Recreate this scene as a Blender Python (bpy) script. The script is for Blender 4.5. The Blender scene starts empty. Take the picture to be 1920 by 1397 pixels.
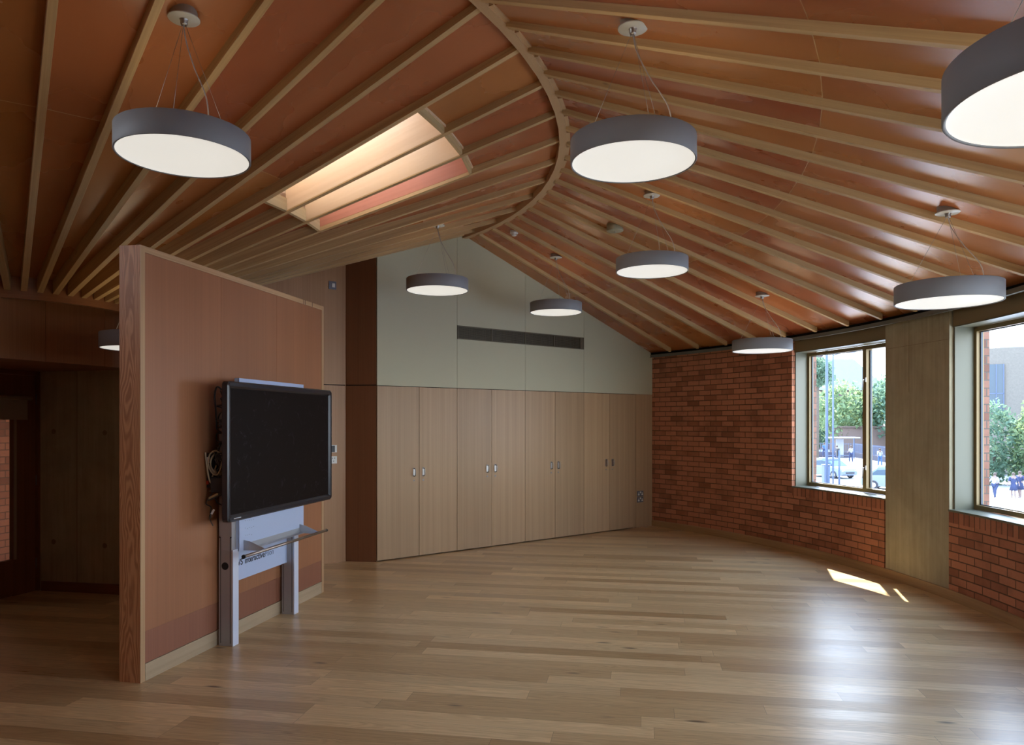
import bpy, math, random
from mathutils import Vector, Matrix
from math import sin, cos, tan, radians as R, pi, hypot, atan2

random.seed(7)
SC = bpy.context.scene
COL = SC.collection

# ------------------------------------------------------------------ camera, sky, sun, exposure
cam_d = bpy.data.cameras.new('camera'); cam = bpy.data.objects.new('camera', cam_d); COL.objects.link(cam)
cam.location = (0, 0, 1.65); cam.rotation_euler = (R(90), 0, 0)
cam_d.sensor_width = 36.0; cam_d.lens = 36.0 * 1392.86 / 1920.0
cam_d.shift_y = (791.02 - 698.5) / 1920.0
cam_d.clip_start = 0.05; cam_d.clip_end = 1000
SC.camera = cam

SC.view_settings.view_transform = 'Standard'; SC.view_settings.look = 'None'
SC.view_settings.exposure = 0.0; SC.view_settings.gamma = 1.0
SC.view_settings.use_curve_mapping = False

SUN_DIR = Vector((-.295, -.955, -1.40)).normalized()          # the way the sunlight travels
world = bpy.data.worlds.new('sky'); SC.world = world; world.use_nodes = True
wn = world.node_tree; wn.nodes.clear()
wo = wn.nodes.new('ShaderNodeOutputWorld'); wb = wn.nodes.new('ShaderNodeBackground')
wt = wn.nodes.new('ShaderNodeTexCoord'); ws = wn.nodes.new('ShaderNodeSeparateXYZ'); wr = wn.nodes.new('ShaderNodeValToRGB')
wn.links.new(wt.outputs['Generated'], ws.inputs[0]); wn.links.new(ws.outputs['Z'], wr.inputs[0])
wr.color_ramp.elements[0].position = 0.0; wr.color_ramp.elements[0].color = (.86, .93, 1.0, 1)
wr.color_ramp.elements[1].position = 0.75; wr.color_ramp.elements[1].color = (.40, .60, 1.0, 1)
wn.links.new(wr.outputs[0], wb.inputs[0]); wb.inputs[1].default_value = 9.5
wn.links.new(wb.outputs[0], wo.inputs[0])

sun_d = bpy.data.lights.new('sun', 'SUN'); sun = bpy.data.objects.new('sun', sun_d); COL.objects.link(sun)
sun_d.energy = 20.0; sun_d.angle = R(.53); sun_d.color = (1.0, .95, .86)
sun.rotation_euler = SUN_DIR.to_track_quat('-Z', 'Y').to_euler(); sun.location = (12, 40, 60)

# ------------------------------------------------------------------ plan of the fan-shaped room
CX, CY = -4.344, 6.538                                         # centre of the fan
A_WALL = math.degrees(.6747)                                   # gable wall runs radially at this angle
RW = 8.4                                                       # curved outer wall, inner face
RR = 4.783                                                     # curved ridge
def P(r, a, z=0.0):
    a = R(a); return Vector((CX + r * cos(a), CY + r * sin(a), z))
def zl(r): return 2.319 + .3591 * r                            # rafter undersides, inner slope
def zr(r): return 4.0 - .3657 * (r - 4.783)                    # rafter undersides, outer slope
def dl(r): return .045 + .018 * (4.75 - r)                     # how far rafters stand below the plywood
def dr(r): return .038 + .006 * (r - 4.8)
UW = Vector((cos(.6747), sin(.6747), 0)); NW = Vector((-UW.y, UW.x, 0))
def WB(s, off=0.0, z=0.0): return Vector((CX, CY, z)) + UW * s + NW * off   # gable wall coordinates

# ------------------------------------------------------------------ materials
class NT:
    def __init__(s, name):
        s.m = bpy.data.materials.new(name); s.m.use_nodes = True
        s.t = s.m.node_tree; s.t.nodes.clear()
        s.out = s.n('ShaderNodeOutputMaterial'); s.b = s.n('ShaderNodeBsdfPrincipled')
        s.l(s.b.outputs[0], s.out.inputs[0])
    def n(s, k, **kw):
        x = s.t.nodes.new(k)
        for a, v in kw.items(): setattr(x, a, v)
        return x
    def l(s, a, b): s.t.links.new(a, b)
    def put(s, inp, v):
        if hasattr(v, 'is_linked') or hasattr(v, 'links'): s.l(v, inp)
        else: inp.default_value = v
    def math(s, op, a, b=None, c=None):
        x = s.n('ShaderNodeMath', operation=op); s.put(x.inputs[0], a)
        if b is not None: s.put(x.inputs[1], b)
        if c is not None: s.put(x.inputs[2], c)
        return x.outputs[0]
    def mix(s, f, a, b, mode='MIX'):
        x = s.n('ShaderNodeMix', data_type='RGBA', blend_type=mode)
        s.put(x.inputs[0], f); s.put(x.inputs[6], a); s.put(x.inputs[7], b); return x.outputs[2]
    def ramp(s, f, *st):
        x = s.n('ShaderNodeValToRGB'); e = x.color_ramp.elements
        while len(e) < len(st): e.new(.5)
        for q, (p, c) in zip(e, st):
            q.position = p; q.color = (c, c, c, 1) if not hasattr(c, '__len__') else (*c[:3], 1)
        s.l(f, x.inputs[0]); return x.outputs[0]
    def xyz(s, x, y, z=0.0):
        c = s.n('ShaderNodeCombineXYZ'); s.put(c.inputs[0], x); s.put(c.inputs[1], y); s.put(c.inputs[2], z); return c.outputs[0]
    def noise(s, vec, scale=1.0, detail=3.0, rough=.55, dist=0.0):
        x = s.n('ShaderNodeTexNoise'); s.l(vec, x.inputs['Vector']); x.inputs['Scale'].default_value = scale
        x.inputs['Detail'].default_value = detail; x.inputs['Roughness'].default_value = rough; x.inputs['Distortion'].default_value = dist
        return x.outputs['Fac']
    def uv(s):
        u = s.n('ShaderNodeUVMap'); q = s.n('ShaderNodeSeparateXYZ'); s.l(u.outputs[0], q.inputs[0]); return q.outputs[0], q.outputs[1], u.outputs[0]
    def rnd(s): return s.n('ShaderNodeObjectInfo').outputs['Random']
    def bump(s, h, strength=.3, dist=.01):
        x = s.n('ShaderNodeBump'); x.inputs['Strength'].default_value = strength; x.inputs['Distance'].default_value = dist
        s.l(h, x.inputs['Height']); s.l(x.outputs[0], s.b.inputs['Normal'])
    def set(s, col=None, rough=None, metal=None, spec=None, coat=None):
        if col is not None:
            s.put(s.b.inputs['Base Color'], (*col[:3], 1) if isinstance(col, (tuple, list)) else col)
        if rough is not None: s.put(s.b.inputs['Roughness'], rough)
        if metal is not None: s.put(s.b.inputs['Metallic'], metal)
        if spec is not None: s.put(s.b.inputs['Specular IOR Level'], spec)
        if coat is not None: s.b.inputs['Coat Weight'].default_value = coat
        return s.m

def plain(name, col, rough=.5, metal=0.0, var=.06, scale=6.0, spec=.5, bump=0.0):
    n = NT(name); tc = n.n('ShaderNodeTexCoord').outputs['Object']
    f = n.noise(tc, scale, 4)
    a = tuple(min(1, c * (1 - var)) for c in col); b = tuple(min(1, c * (1 + var)) for c in col)
    n.set(n.mix(f, (*a, 1), (*b, 1)), rough, metal, spec)
    if bump: n.bump(f, bump, .004)
    return n.m

def wood(name, dark, light, streak=55.0, along=1.2, band=7.0, rough=.45, knots=0.0, flame=0.0, rvar=.18, spec=.4):
    """u runs with the grain, v across it, both in metres"""
    n = NT(name); u, v, uvv = n.uv(); r = n.rnd()
    uo = n.math('MULTIPLY_ADD', r, 37.0, u); vo = n.math('MULTIPLY_ADD', r, 11.0, v)
    fine = n.noise(n.xyz(n.math('MULTIPLY', uo, along), n.math('MULTIPLY', vo, streak)), 1.0, 4, .6, .15)
    wide = n.noise(n.xyz(n.math('MULTIPLY', uo, along * .35), n.math('MULTIPLY', vo, band)), 1.0, 3, .5, .4)
    f = n.math('ADD', n.math('MULTIPLY', fine, .55), n.math('MULTIPLY', wide, .45))
    if flame:
        wob = n.noise(n.xyz(n.math('MULTIPLY', uo, 2.0), n.math('MULTIPLY', vo, 9.0)), 1.0, 2, .5, .3)
        vc = n.math('MULTIPLY', n.math('SUBTRACT', v, .075), 9.0)
        ph = n.math('ADD', n.math('MULTIPLY', n.math('MULTIPLY', vc, vc), 9.0), n.math('MULTIPLY', wob, 9.0))
        ph = n.math('ADD', ph, n.math('MULTIPLY', uo, 2.2))
        sn = n.math('MULTIPLY_ADD', n.math('SINE', n.math('MULTIPLY', ph, 6.283)), .5, .5)
        f = n.math('ADD', n.math('MULTIPLY', f, 1 - flame), n.math('MULTIPLY', sn, flame))
    c = n.mix(n.ramp(f, (.30, 0.0), (.70, 1.0)), (*dark, 1), (*light, 1))
    if knots:
        vo2 = n.n('ShaderNodeTexVoronoi'); n.l(n.xyz(n.math('MULTIPLY', uo, 2.2), n.math('MULTIPLY', vo, 7.0)), vo2.inputs['Vector']); vo2.inputs['Scale'].default_value = 1.0
        c = n.mix(n.ramp(vo2.outputs['Distance'], (.02, knots), (.07, 0.0)), c, tuple(x * .3 for x in dark) + (1,))
    t = n.math('ADD', n.math('MULTIPLY', r, rvar), 1 - rvar * .5)
    h = n.n('ShaderNodeHueSaturation'); n.l(c, h.inputs['Color']); n.l(t, h.inputs['Value'])
    n.set(h.outputs[0], n.math('ADD', n.math('MULTIPLY', fine, .12), rough - .06), spec=spec)
    n.bump(fine, .12, .002)
    return n.m

M = {}
M['rafter'] = wood('rafter_timber', (.40, .25, .105), (.62, .42, .20), 60, .9, 12, .5, knots=.5)
M['ridge'] = wood('ridge_timber', (.38, .23, .11), (.62, .42, .23), 30, .8, 9, .5, flame=.45, knots=.4)
M['shaft'] = wood('shaft_timber', (.60, .40, .22), (.84, .66, .44), 18, .7, 6, .55, flame=.40, knots=.8)
M['shaft_red'] = wood('shaft_plywood', (.50, .19, .11), (.62, .26, .16), 40, .9, 5, .5)
M['trimmer'] = wood('trimmer_timber', (.42, .29, .14), (.60, .44, .22), 50, .9, 10, .5)
M['fir_end'] = wood('fir_end_board', (.38, .165, .068), (.58, .29, .135), 26, .9, 10, .5, flame=.5)
M['oak_strip'] = wood('oak_strip', (.42, .25, .12), (.60, .39, .21), 60, 1.0, 10, .45, knots=.3)
M['veneer_red'] = wood('partition_veneer', (.305, .127, .058), (.405, .176, .082), 90, .5, 3.0, .42, rvar=.05)
M['veneer_low'] = wood('partition_kick_veneer', (.235, .092, .052), (.31, .126, .072), 90, .5, 4.0, .42, rvar=.12)
M['veneer_cab'] = wood('cupboard_veneer', (.37, .235, .122), (.52, .350, .195), 110, .45, 16.0, .40, rvar=.16)
M['veneer_recess'] = wood('recess_veneer', (.34, .18, .085), (.46, .265, .135), 90, .45, 5.0, .42, rvar=.08)
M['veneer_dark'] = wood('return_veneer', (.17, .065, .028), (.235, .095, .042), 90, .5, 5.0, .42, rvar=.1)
M['veneer_wall'] = wood('wall_veneer', (.26, .115, .05), (.38, .18, .08), 70, .5, 3.0, .40, rvar=.05)
M['oak_base'] = wood('oak_skirting', (.36, .26, .15), (.56, .43, .28), 45, .9, 12, .5, flame=.35)
M['oak_skirt'] = wood('oak_curved_skirting', (.30, .17, .07), (.46, .29, .13), 45, .9, 12, .42)
M['door'] = wood('door_veneer', (.17, .075, .03), (.25, .11, .045), 70, .5, 5.0, .42)

def plywood():
    n = NT('ceiling_plywood'); u, v, _ = n.uv()
    bay = n.math('FLOOR', v); fr = n.math('FRACT', v)
    wn_ = n.n('ShaderNodeTexWhiteNoise', noise_dimensions='2D')
    side = n.math('GREATER_THAN', u, 4.78)
    seam = n.math('ADD', n.math('MULTIPLY', side, 6.53 - 2.87), 2.87)
    part = n.math('GREATER_THAN', u, seam)
    n.l(n.xyz(bay, part), wn_.inputs['Vector'])
    hv = wn_.outputs['Value']
    vm = n.math('MULTIPLY', v, .5)
    blot = n.noise(n.xyz(n.math('MULTIPLY', u, .9), n.math('MULTIPLY', vm, 1.3), n.math('MULTIPLY', hv, 20.0)), 1.6, 3, .5, 0.0)
    fine = n.noise(n.xyz(n.math('MULTIPLY', u, 3.0), n.math('MULTIPLY', vm, 34.0)), 1.0, 3, .5, .2)
    f = n.math('ADD', n.math('MULTIPLY', blot, .90), n.math('MULTIPLY', fine, .10))
    c = n.mix(n.ramp(f, (.25, 0.0), (.75, 1.0)), (.365, .116, .036, 1), (.455, .158, .052, 1))
    # pale rubbed marks
    mark = n.noise(n.xyz(n.math('MULTIPLY', u, 4.0), n.math('MULTIPLY', vm, 9.0), n.math('MULTIPLY', hv, 9.0)), 2.4, 5, .6, .2)
    c = n.mix(n.ramp(mark, (.60, 0.0), (.90, .10)), c, (.62, .40, .24, 1))
    s1 = n.math('LESS_THAN', n.math('ABSOLUTE', n.math('SUBTRACT', u, seam)), .0022)
    c = n.mix(s1, c, (.60, .38, .20, 1))
    h = n.n('ShaderNodeHueSaturation'); n.l(c, h.inputs['Color'])
    n.l(n.math('ADD', n.math('MULTIPLY', hv, .22), .88), h.inputs['Value'])
    n.l(n.math('ADD', n.math('MULTIPLY', hv, .025), .4875), h.inputs['Hue'])
    n.set(h.outputs[0], n.math('ADD', n.math('MULTIPLY', blot, .05), .25), spec=.95)
    return n.m
M['ply'] = plywood()

def floor_mat():
    n = NT('oak_floor'); geo = n.n('ShaderNodeNewGeometry').outputs['Position']
    q = n.n('ShaderNodeSeparateXYZ'); n.l(geo, q.inputs[0])
    a = R(-10.0); W = .145
    x = n.math('ADD', n.math('MULTIPLY', q.outputs[0], cos(a)), n.math('MULTIPLY', q.outputs[1], sin(a)))
    y = n.math('ADD', n.math('MULTIPLY', q.outputs[0], -sin(a)), n.math('MULTIPLY', q.outputs[1], cos(a)))
    x = n.math('ADD', x, 40.0); y = n.math('ADD', y, 40.0)
    ys = n.math('DIVIDE', y, W); row = n.math('FLOOR', ys)
    w1 = n.n('ShaderNodeTexWhiteNoise', noise_dimensions='1D'); n.l(row, w1.inputs['W'])
    L = n.math('ADD', n.math('MULTIPLY', w1.outputs['Value'], .9), 1.25)
    xs = n.math('DIVIDE', n.math('ADD', x, n.math('MULTIPLY', w1.outputs['Value'], 23.7)), L)
    colm = n.math('FLOOR', xs)
    w2 = n.n('ShaderNodeTexWhiteNoise', noise_dimensions='2D'); n.l(n.xyz(row, colm), w2.inputs['Vector'])
    hv = w2.outputs['Value']; fy0 = n.math('FRACT', ys)
    sep = n.n('ShaderNodeSeparateColor'); n.l(w2.outputs['Color'], sep.inputs[0]); h2 = sep.outputs[1]; h3 = sep.outputs[2]
    gx = n.math('ADD', x, n.math('MULTIPLY', hv, 51.0)); gy = n.math('ADD', y, n.math('MULTIPLY', h2, 17.0))
    fine = n.noise(n.xyz(n.math('MULTIPLY', gx, 1.6), n.math('MULTIPLY', gy, 60.0)), 1.0, 4, .65, .5)
    wob = n.noise(n.xyz(n.math('MULTIPLY', gx, 1.6), n.math('MULTIPLY', gy, 9.0)), 1.0, 3, .5, .4)
    vc = n.math('MULTIPLY', n.math('ADD', n.math('MULTIPLY', n.math('SUBTRACT', fy0, .5), W), n.math('MULTIPLY', n.math('SUBTRACT', h2, .5), .12)), 9.0)
    ph = n.math('ADD', n.math('MULTIPLY', n.math('MULTIPLY', vc, vc), 7.0), n.math('ADD', n.math('MULTIPLY', wob, 8.0), n.math('MULTIPLY', gx, 1.4)))
    ring = n.math('MULTIPLY_ADD', n.math('SINE', n.math('MULTIPLY', ph, 6.283)), .5, .5)
    g = n.math('ADD', n.math('MULTIPLY', fine, .78), n.math('MULTIPLY', ring, .22))
    c = n.mix(n.ramp(g, (.25, 0.0), (.75, 1.0)), (.50, .33, .150, 1), (.75, .545, .285, 1))
    tint = n.ramp(hv, (0.0, (.68, .60, .52)), (.30, (.86, .82, .77)), (.7, (.98, .98, .98)), (1.0, (1.12, 1.11, 1.10)))
    c = n.mix(1.0, c, tint, 'MULTIPLY')
    vo = n.n('ShaderNodeTexVoronoi'); vo.inputs['Scale'].default_value = 1.0
    n.l(n.xyz(n.math('MULTIPLY', gx, 1.4), n.math('MULTIPLY', gy, 5.0)), vo.inputs['Vector'])
    kn = n.ramp(n.math('ADD', vo.outputs['Distance'], n.math('MULTIPLY', n.math('SUBTRACT', fine, .5), .12)), (.025, .9), (.10, 0.0))
    kn = n.math('MULTIPLY', kn, n.math('GREATER_THAN', h3, .12))
    c = n.mix(kn, c, (.07, .035, .015, 1))
    fy = n.math('FRACT', ys); fx = n.math('FRACT', xs)
    ey = n.math('MULTIPLY', n.math('MINIMUM', fy, n.math('SUBTRACT', 1.0, fy)), W)
    ex = n.math('MULTIPLY', n.math('MINIMUM', fx, n.math('SUBTRACT', 1.0, fx)), L)
    gap = n.math('LESS_THAN', n.math('MINIMUM', ey, ex), .0011)
    c = n.mix(n.math('MULTIPLY', gap, .65), c, (.07, .04, .02, 1))
    n.set(c, n.math('ADD', n.math('MULTIPLY', fine, .10), n.math('ADD', n.math('MULTIPLY', h2, .07), .24)), spec=.9)
    n.bump(n.math('SUBTRACT', n.math('MULTIPLY', fine, .25), gap), .10, .002)
    return n.m
M['floor'] = floor_mat()

def brick(name, bw, rh, c1, c2, mortar, off=.5):
    n = NT(name); _, _, uvv = n.uv()
    b = n.n('ShaderNodeTexBrick'); n.l(uvv, b.inputs['Vector']); b.offset = off; b.squash = 1.0
    b.inputs['Scale'].default_value = 1.0; b.inputs['Brick Width'].default_value = bw; b.inputs['Row Height'].default_value = rh
    b.inputs['Mortar Size'].default_value = .0058; b.inputs['Mortar Smooth'].default_value = .25; b.inputs['Bias'].default_value = 0.0
    b.inputs['Color1'].default_value = (0, 0, 0, 1); b.inputs['Color2'].default_value = (1, 1, 1, 1); b.inputs['Mortar'].default_value = (.5, .5, .5, 1)
    sp = n.n('ShaderNodeSeparateColor'); n.l(b.outputs['Color'], sp.inputs[0]); t = sp.outputs[0]
    ns = n.noise(uvv, 34.0, 5, .7); big = n.noise(uvv, 2.4, 4, .6)
    dark = tuple(x * .62 for x in c1)
    c = n.mix(n.ramp(t, (.05, 0.0), (.35, .6), (1.0, 1.0)), (*c1, 1), (*c2, 1))
    c = n.mix(n.ramp(n.math('ADD', big, n.math('MULTIPLY', n.math('SUBTRACT', t, .5), -.35)), (.48, 0.0), (.72, .8)), c, (*dark, 1))
    c = n.mix(n.ramp(ns, (.3, .0), (.75, .30)), c, (*[x * .55 for x in c2], 1))
    c = n.mix(b.outputs['Fac'], c, (*mortar, 1))
    n.set(c, .78, spec=.3)
    n.bump(n.math('SUBTRACT', n.math('MULTIPLY', ns, .35), b.outputs['Fac']), .75, .006)
    return n.m
M['brick'] = brick('red_brick', .225, .0755, (.42, .155, .078), (.58, .235, .125), (.15, .075, .042))
M['brick_edge'] = brick('brick_on_edge', .0752, .30, (.38, .135, .07), (.54, .21, .11), (.14, .07, .04), 0.0)
M['brick_yard'] = brick('shaded_yard_brick', .225, .0755, (.085, .036, .022), (.13, .06, .038), (.05, .03, .02))  # darker copy of the red brick, the yard's shade put into its colour
M['brick_out'] = brick('outside_brick', .225, .0755, (.16, .075, .05), (.21, .105, .07), (.09, .07, .055))

def concrete():
    n = NT('fair_faced_concrete'); tc = n.n('ShaderNodeTexCoord').outputs['Object']
    q = n.n('ShaderNodeSeparateXYZ'); n.l(tc, q.inputs[0])
    a = n.noise(tc, 2.2, 6, .65, .4); st = n.noise(n.xyz(n.math('MULTIPLY', q.outputs[0], 22.0), n.math('MULTIPLY', q.outputs[1], 22.0), n.math('MULTIPLY', q.outputs[2], 1.2)), 1.0, 3, .6, .3)
    sp = n.noise(tc, 70.0, 2, .5)
    f = n.math('ADD', n.math('MULTIPLY', a, .55), n.math('MULTIPLY', st, .45))
    c = n.mix(n.ramp(f, (.32, 0.0), (.68, 1.0)), (.33, .28, .175, 1), (.50, .44, .285, 1))
    c = n.mix(n.ramp(sp, (.70, 0.0), (.80, .5)), c, (.10, .09, .06, 1))
    n.set(c, .75, spec=.3); n.bump(f, .15, .004); return n.m
M['concrete'] = concrete()
M['concrete_dark'] = plain('old_concrete', (.24, .18, .10), .8, var=.25, scale=2.5, spec=.2)

M['paint'] = plain('sage_white_panel', (.52, .505, .35), .6, var=.02, scale=1.0)
M['dark_gap'] = plain('dark_gap', (.012, .010, .008), .9, spec=.1)
M['lining'] = plain('bronze_window_lining', (.155, .150, .095), .42, var=.03, scale=1.5)
M['lining_dark'] = plain('bronze_window_head', (.235, .165, .075), .5, var=.03, scale=1.5)
M['frame'] = plain('gold_window_frame', (.22, .15, .055), .4, .15, var=.04)
M['frame_dark'] = plain('dark_gasket', (.06, .07, .08), .5)
M['rail'] = plain('grey_metal_track', (.20, .20, .17), .4, .5)
M['shade'] = plain('grey_lamp_shade', (.265, .275, .285), .55, .0, var=.01, spec=.35)
M['canopy'] = plain('pale_grey_lacquer', (.50, .50, .45), .4, .1, var=.01)
M['wire'] = plain('steel_wire', (.35, .33, .31), .35, .8)
M['cable'] = plain('clear_grey_cable', (.42, .37, .34), .35)
M['silver'] = plain('satin_aluminium', (.50, .52, .55), .36, .45, var=.02)
M['silver_side'] = plain('aluminium_profile', (.40, .38, .38), .4, .4, var=.02)
M['white_metal'] = plain('blue_lit_white_steel', (.50, .59, .80), .42, .0, var=.01)  # white steel with the blue of the window light put into its colour
M['leg_white'] = plain('blue_lit_white_cover', (.70, .76, .88), .35, .1, var=.01)  # white cover, its pale blue stands in for light from the windows
M['black'] = plain('black_plastic', (.018, .018, .022), .42)
M['bezel'] = plain('black_bezel', (.022, .022, .028), .25)
M['slot'] = plain('black_slot', (.008, .008, .01), .6)
M['chrome'] = plain('brushed_steel', (.36, .34, .32), .35, 1.0, var=.02)
M['rod'] = plain('bronze_steel_rod', (.38, .32, .27), .28, .9)
M['white_plastic'] = plain('white_plastic', (.72, .72, .68), .35)
M['olive'] = plain('olive_plastic', (.33, .31, .20), .5)
M['grey_plate'] = plain('grey_metal_plate', (.20, .21, .24), .35, .6)
M['cream'] = plain('cream_cable', (.42, .34, .22), .45)
M['grille'] = plain('bronze_grille', (.16, .135, .085), .45, .3)
M['blind'] = plain('beige_blind', (.36, .29, .20), .8)
M['label_white'] = plain('paper_label', (.7, .7, .72), .6)
M['red'] = plain('red_plastic', (.5, .05, .02), .4)
M['brass'] = plain('worn_connector', (.42, .34, .20), .4, .5)
M['text'] = plain('navy_lettering', (.01, .012, .03), .5)
M['text_light'] = plain('grey_blue_lettering', (.12, .16, .26), .5)

def screen_mat():
    n = NT('dusty_black_screen'); tc = n.n('ShaderNodeTexCoord').outputs['Object']
    a = n.noise(tc, 7.0, 7, .72, 2.4)
    c = n.mix(n.ramp(a, (.58, 0.0), (.80, .12)), (.009, .005, .004, 1), (.35, .35, .45, 1))
    n.set(c, .5, spec=.07); return n.m
M['screen'] = screen_mat()

def glass_mat():
    n = NT('window_glass'); n.t.nodes.remove(n.b)
    t = n.n('ShaderNodeBsdfTransparent'); t.inputs[0].default_value = (.95, .98, .98, 1)
    g = n.n('ShaderNodeBsdfGlossy'); g.inputs['Roughness'].default_value = .02
    lw = n.n('ShaderNodeLayerWeight'); lw.inputs[0].default_value = .12
    mx = n.n('ShaderNodeMixShader'); n.l(lw.outputs['Fresnel'], mx.inputs[0]); n.l(t.outputs[0], mx.inputs[1]); n.l(g.outputs[0], mx.inputs[2])
    n.l(mx.outputs[0], n.out.inputs[0]); return n.m
M['glass'] = glass_mat()

M['roof_glass'] = M['glass'].copy(); M['roof_glass'].name = 'tinted_roof_glass'
for q_ in M['roof_glass'].node_tree.nodes:
    if q_.type == 'BSDF_TRANSPARENT': q_.inputs[0].default_value = (.66, .67, .68, 1)  # grey tint added to dim the daylight in the skylight shaft

def emit(name, col, st, pattern=False):
    n = NT(name); e = n.b; e.inputs['Base Color'].default_value = (.6, .6, .58, 1); e.inputs['Roughness'].default_value = .5
    e.inputs['Emission Color'].default_value = (*col, 1); e.inputs['Emission Strength'].default_value = st
    if pattern:
        tc = n.n('ShaderNodeTexCoord').outputs['Object']; v = n.n('ShaderNodeTexVoronoi'); v.inputs['Scale'].default_value = 60
        v.inputs['Randomness'].default_value = .15; n.l(tc, v.inputs['Vector'])
        n.l(n.math('ADD', n.math('MULTIPLY', v.outputs['Distance'], -st * .18), st * 1.06), e.inputs['Emission Strength'])
    return n.m
M['diffuser'] = emit('lamp_diffuser', (1.0, .965, .87), .70, True)
M['uplight'] = emit('lamp_uplight', (1.0, .80, .52), 1.1)

# ------------------------------------------------------------------ mesh building
class MB:
    def __init__(s): s.v = []; s.f = []; s.uv = []; s.mi = []; s.sm = []
    def quad(s, pts, uvs=None, mi=0, smooth=False):
        k = len(s.v); s.v += [tuple(p) for p in pts]; s.f.append(tuple(range(k, k + len(pts))))
        s.uv.append(uvs or [(0, 0)] * len(pts)); s.mi.append(mi); s.sm.append(smooth)
    def hexa(s, c, grain=0, mi=0):
        """c: 8 corners indexed by bits x+2y+4z; grain: the axis the grain follows"""
        c = [Vector(p) for p in c]
        L = [(c[1] - c[0]).length, (c[2] - c[0]).length, (c[4] - c[0]).length]
        def co(i): return [(i & 1) * L[0], ((i >> 1) & 1) * L[1], ((i >> 2) & 1) * L[2]]
        for ax, idx in ((0, (0, 4, 6, 2)), (0, (1, 3, 7, 5)), (1, (0, 1, 5, 4)), (1, (2, 6, 7, 3)), (2, (0, 2, 3, 1)), (2, (4, 5, 7, 6))):
            o = [a for a in (0, 1, 2) if a != ax]
            if grain in o: g = grain; w = [a for a in o if a != grain][0]
            else: g, w = o
            s.quad([c[i] for i in idx], [(co(i)[g], co(i)[w] + ax * .37) for i in idx], mi)
        return s
    def box(s, o, ax, ay, az, grain=0, mi=0):
        o, ax, ay, az = map(Vector, (o, ax, ay, az))
        return s.hexa([o + (ax if i & 1 else Vector()) + (ay if i & 2 else Vector()) + (az if i & 4 else Vector()) for i in range(8)], grain, mi)
    def abox(s, x0, x1, y0, y1, z0, z1, grain=0, mi=0):
        return s.box((x0, y0, z0), (x1 - x0, 0, 0), (0, y1 - y0, 0), (0, 0, z1 - z0), grain, mi)
    def radial(s, r0, r1, a, w, zb0, zb1, zt0, zt1, mi=0):
        """a straight timber lying radially at angle a"""
        p, q = P(r0, a), P(r1, a); t = Vector((-sin(R(a)), cos(R(a)), 0)) * (w / 2)
        c = []
        for i in range(8):
            b = (q if i & 1 else p) + (t if i & 2 else -t); e = i & 1; top = i & 4
            b = Vector(b); b.z = (zt1 if e else zt0) if top else (zb1 if e else zb0); c.append(b)
        return s.hexa(c, 0, mi)
    def arc(s, r0, r1, a0, a1, z0, z1, n=None, mi=0, grain='u'):
        """ring sector between two radii; uv = (arc length, height)"""
        n = n or max(1, int(abs(a1 - a0) / 1.0 + .5))
        f0 = z0 if callable(z0) else (lambda r: z0); f1 = z1 if callable(z1) else (lambda r: z1)
        for i in range(n):
            a, b = a0 + (a1 - a0) * i / n, a0 + (a1 - a0) * (i + 1) / n
            ua, ub = -R(a) * RW, -R(b) * RW
            A0, A1, B0, B1 = (P(r0, a, f0(r0)), P(r0, a, f1(r0)), P(r0, b, f0(r0)), P(r0, b, f1(r0)))
            C0, C1, D0, D1 = (P(r1, a, f0(r1)), P(r1, a, f1(r1)), P(r1, b, f0(r1)), P(r1, b, f1(r1)))
            s.quad([A0, B0, B1, A1], [(ua, A0.z), (ub, A0.z), (ub, A1.z), (ua, A1.z)], mi)
            s.quad([C0, C1, D1, D0], [(ua, C0.z), (ua, C1.z), (ub, C1.z), (ub, C0.z)], mi)
            s.quad([A1, B1, D1, C1], [(ua, 0), (ub, 0), (ub, r1 - r0), (ua, r1 - r0)], mi)
            s.quad([A0, C0, D0, B0], [(ua, 0), (ua, r1 - r0), (ub, r1 - r0), (ub, 0)], mi)
            if i == 0: s.quad([A0, A1, C1, C0], [(r0, A0.z), (r0, A1.z), (r1, C1.z), (r1, C0.z)], mi)
            if i == n - 1: s.quad([B0, D0, D1, B1], [(r0, B0.z), (r1, D0.z), (r1, D1.z), (r0, B1.z)], mi)
        return s
    def tube(s, path, r, n=8, mi=0, cap=True):
        path = [Vector(p) for p in path]; rings = []
        rr = r if hasattr(r, '__len__') else [r] * len(path)
        t0 = (path[1] - path[0]).normalized(); up = Vector((0, 0, 1)) if abs(t0.z) < .9 else Vector((1, 0, 0))
        x = t0.cross(up).normalized()
        for i, p in enumerate(path):
            t = (path[min(i + 1, len(path) - 1)] - path[max(i - 1, 0)])
            t = t.normalized() if t.length > 1e-9 else t0
            x = (x - t * x.dot(t)); x = x.normalized() if x.length > 1e-6 else t.orthogonal().normalized(); y = t.cross(x)
            k = len(s.v)
            for j in range(n):
                a = 2 * pi * j / n; s.v.append(tuple(p + (x * cos(a) + y * sin(a)) * rr[i]))
            rings.append(k)
        d = 0.0
        for i in range(len(path) - 1):
            L = (path[i + 1] - path[i]).length
            for j in range(n):
                j2 = (j + 1) % n
                s.f.append((rings[i] + j, rings[i] + j2, rings[i + 1] + j2, rings[i + 1] + j))
                w = 2 * pi * rr[i] / n
                s.uv.append([(d, j * w), (d, (j + 1) * w), (d + L, (j + 1) * w), (d + L, j * w)]); s.mi.append(mi); s.sm.append(True)
            d += L
        if cap:
            for k, rev in ((rings[0], True), (rings[-1], False)):
                f = tuple(range(k, k + n)); s.f.append(f[::-1] if rev else f); s.uv.append([(0, 0)] * n); s.mi.append(mi); s.sm.append(False)
        return s
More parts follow.
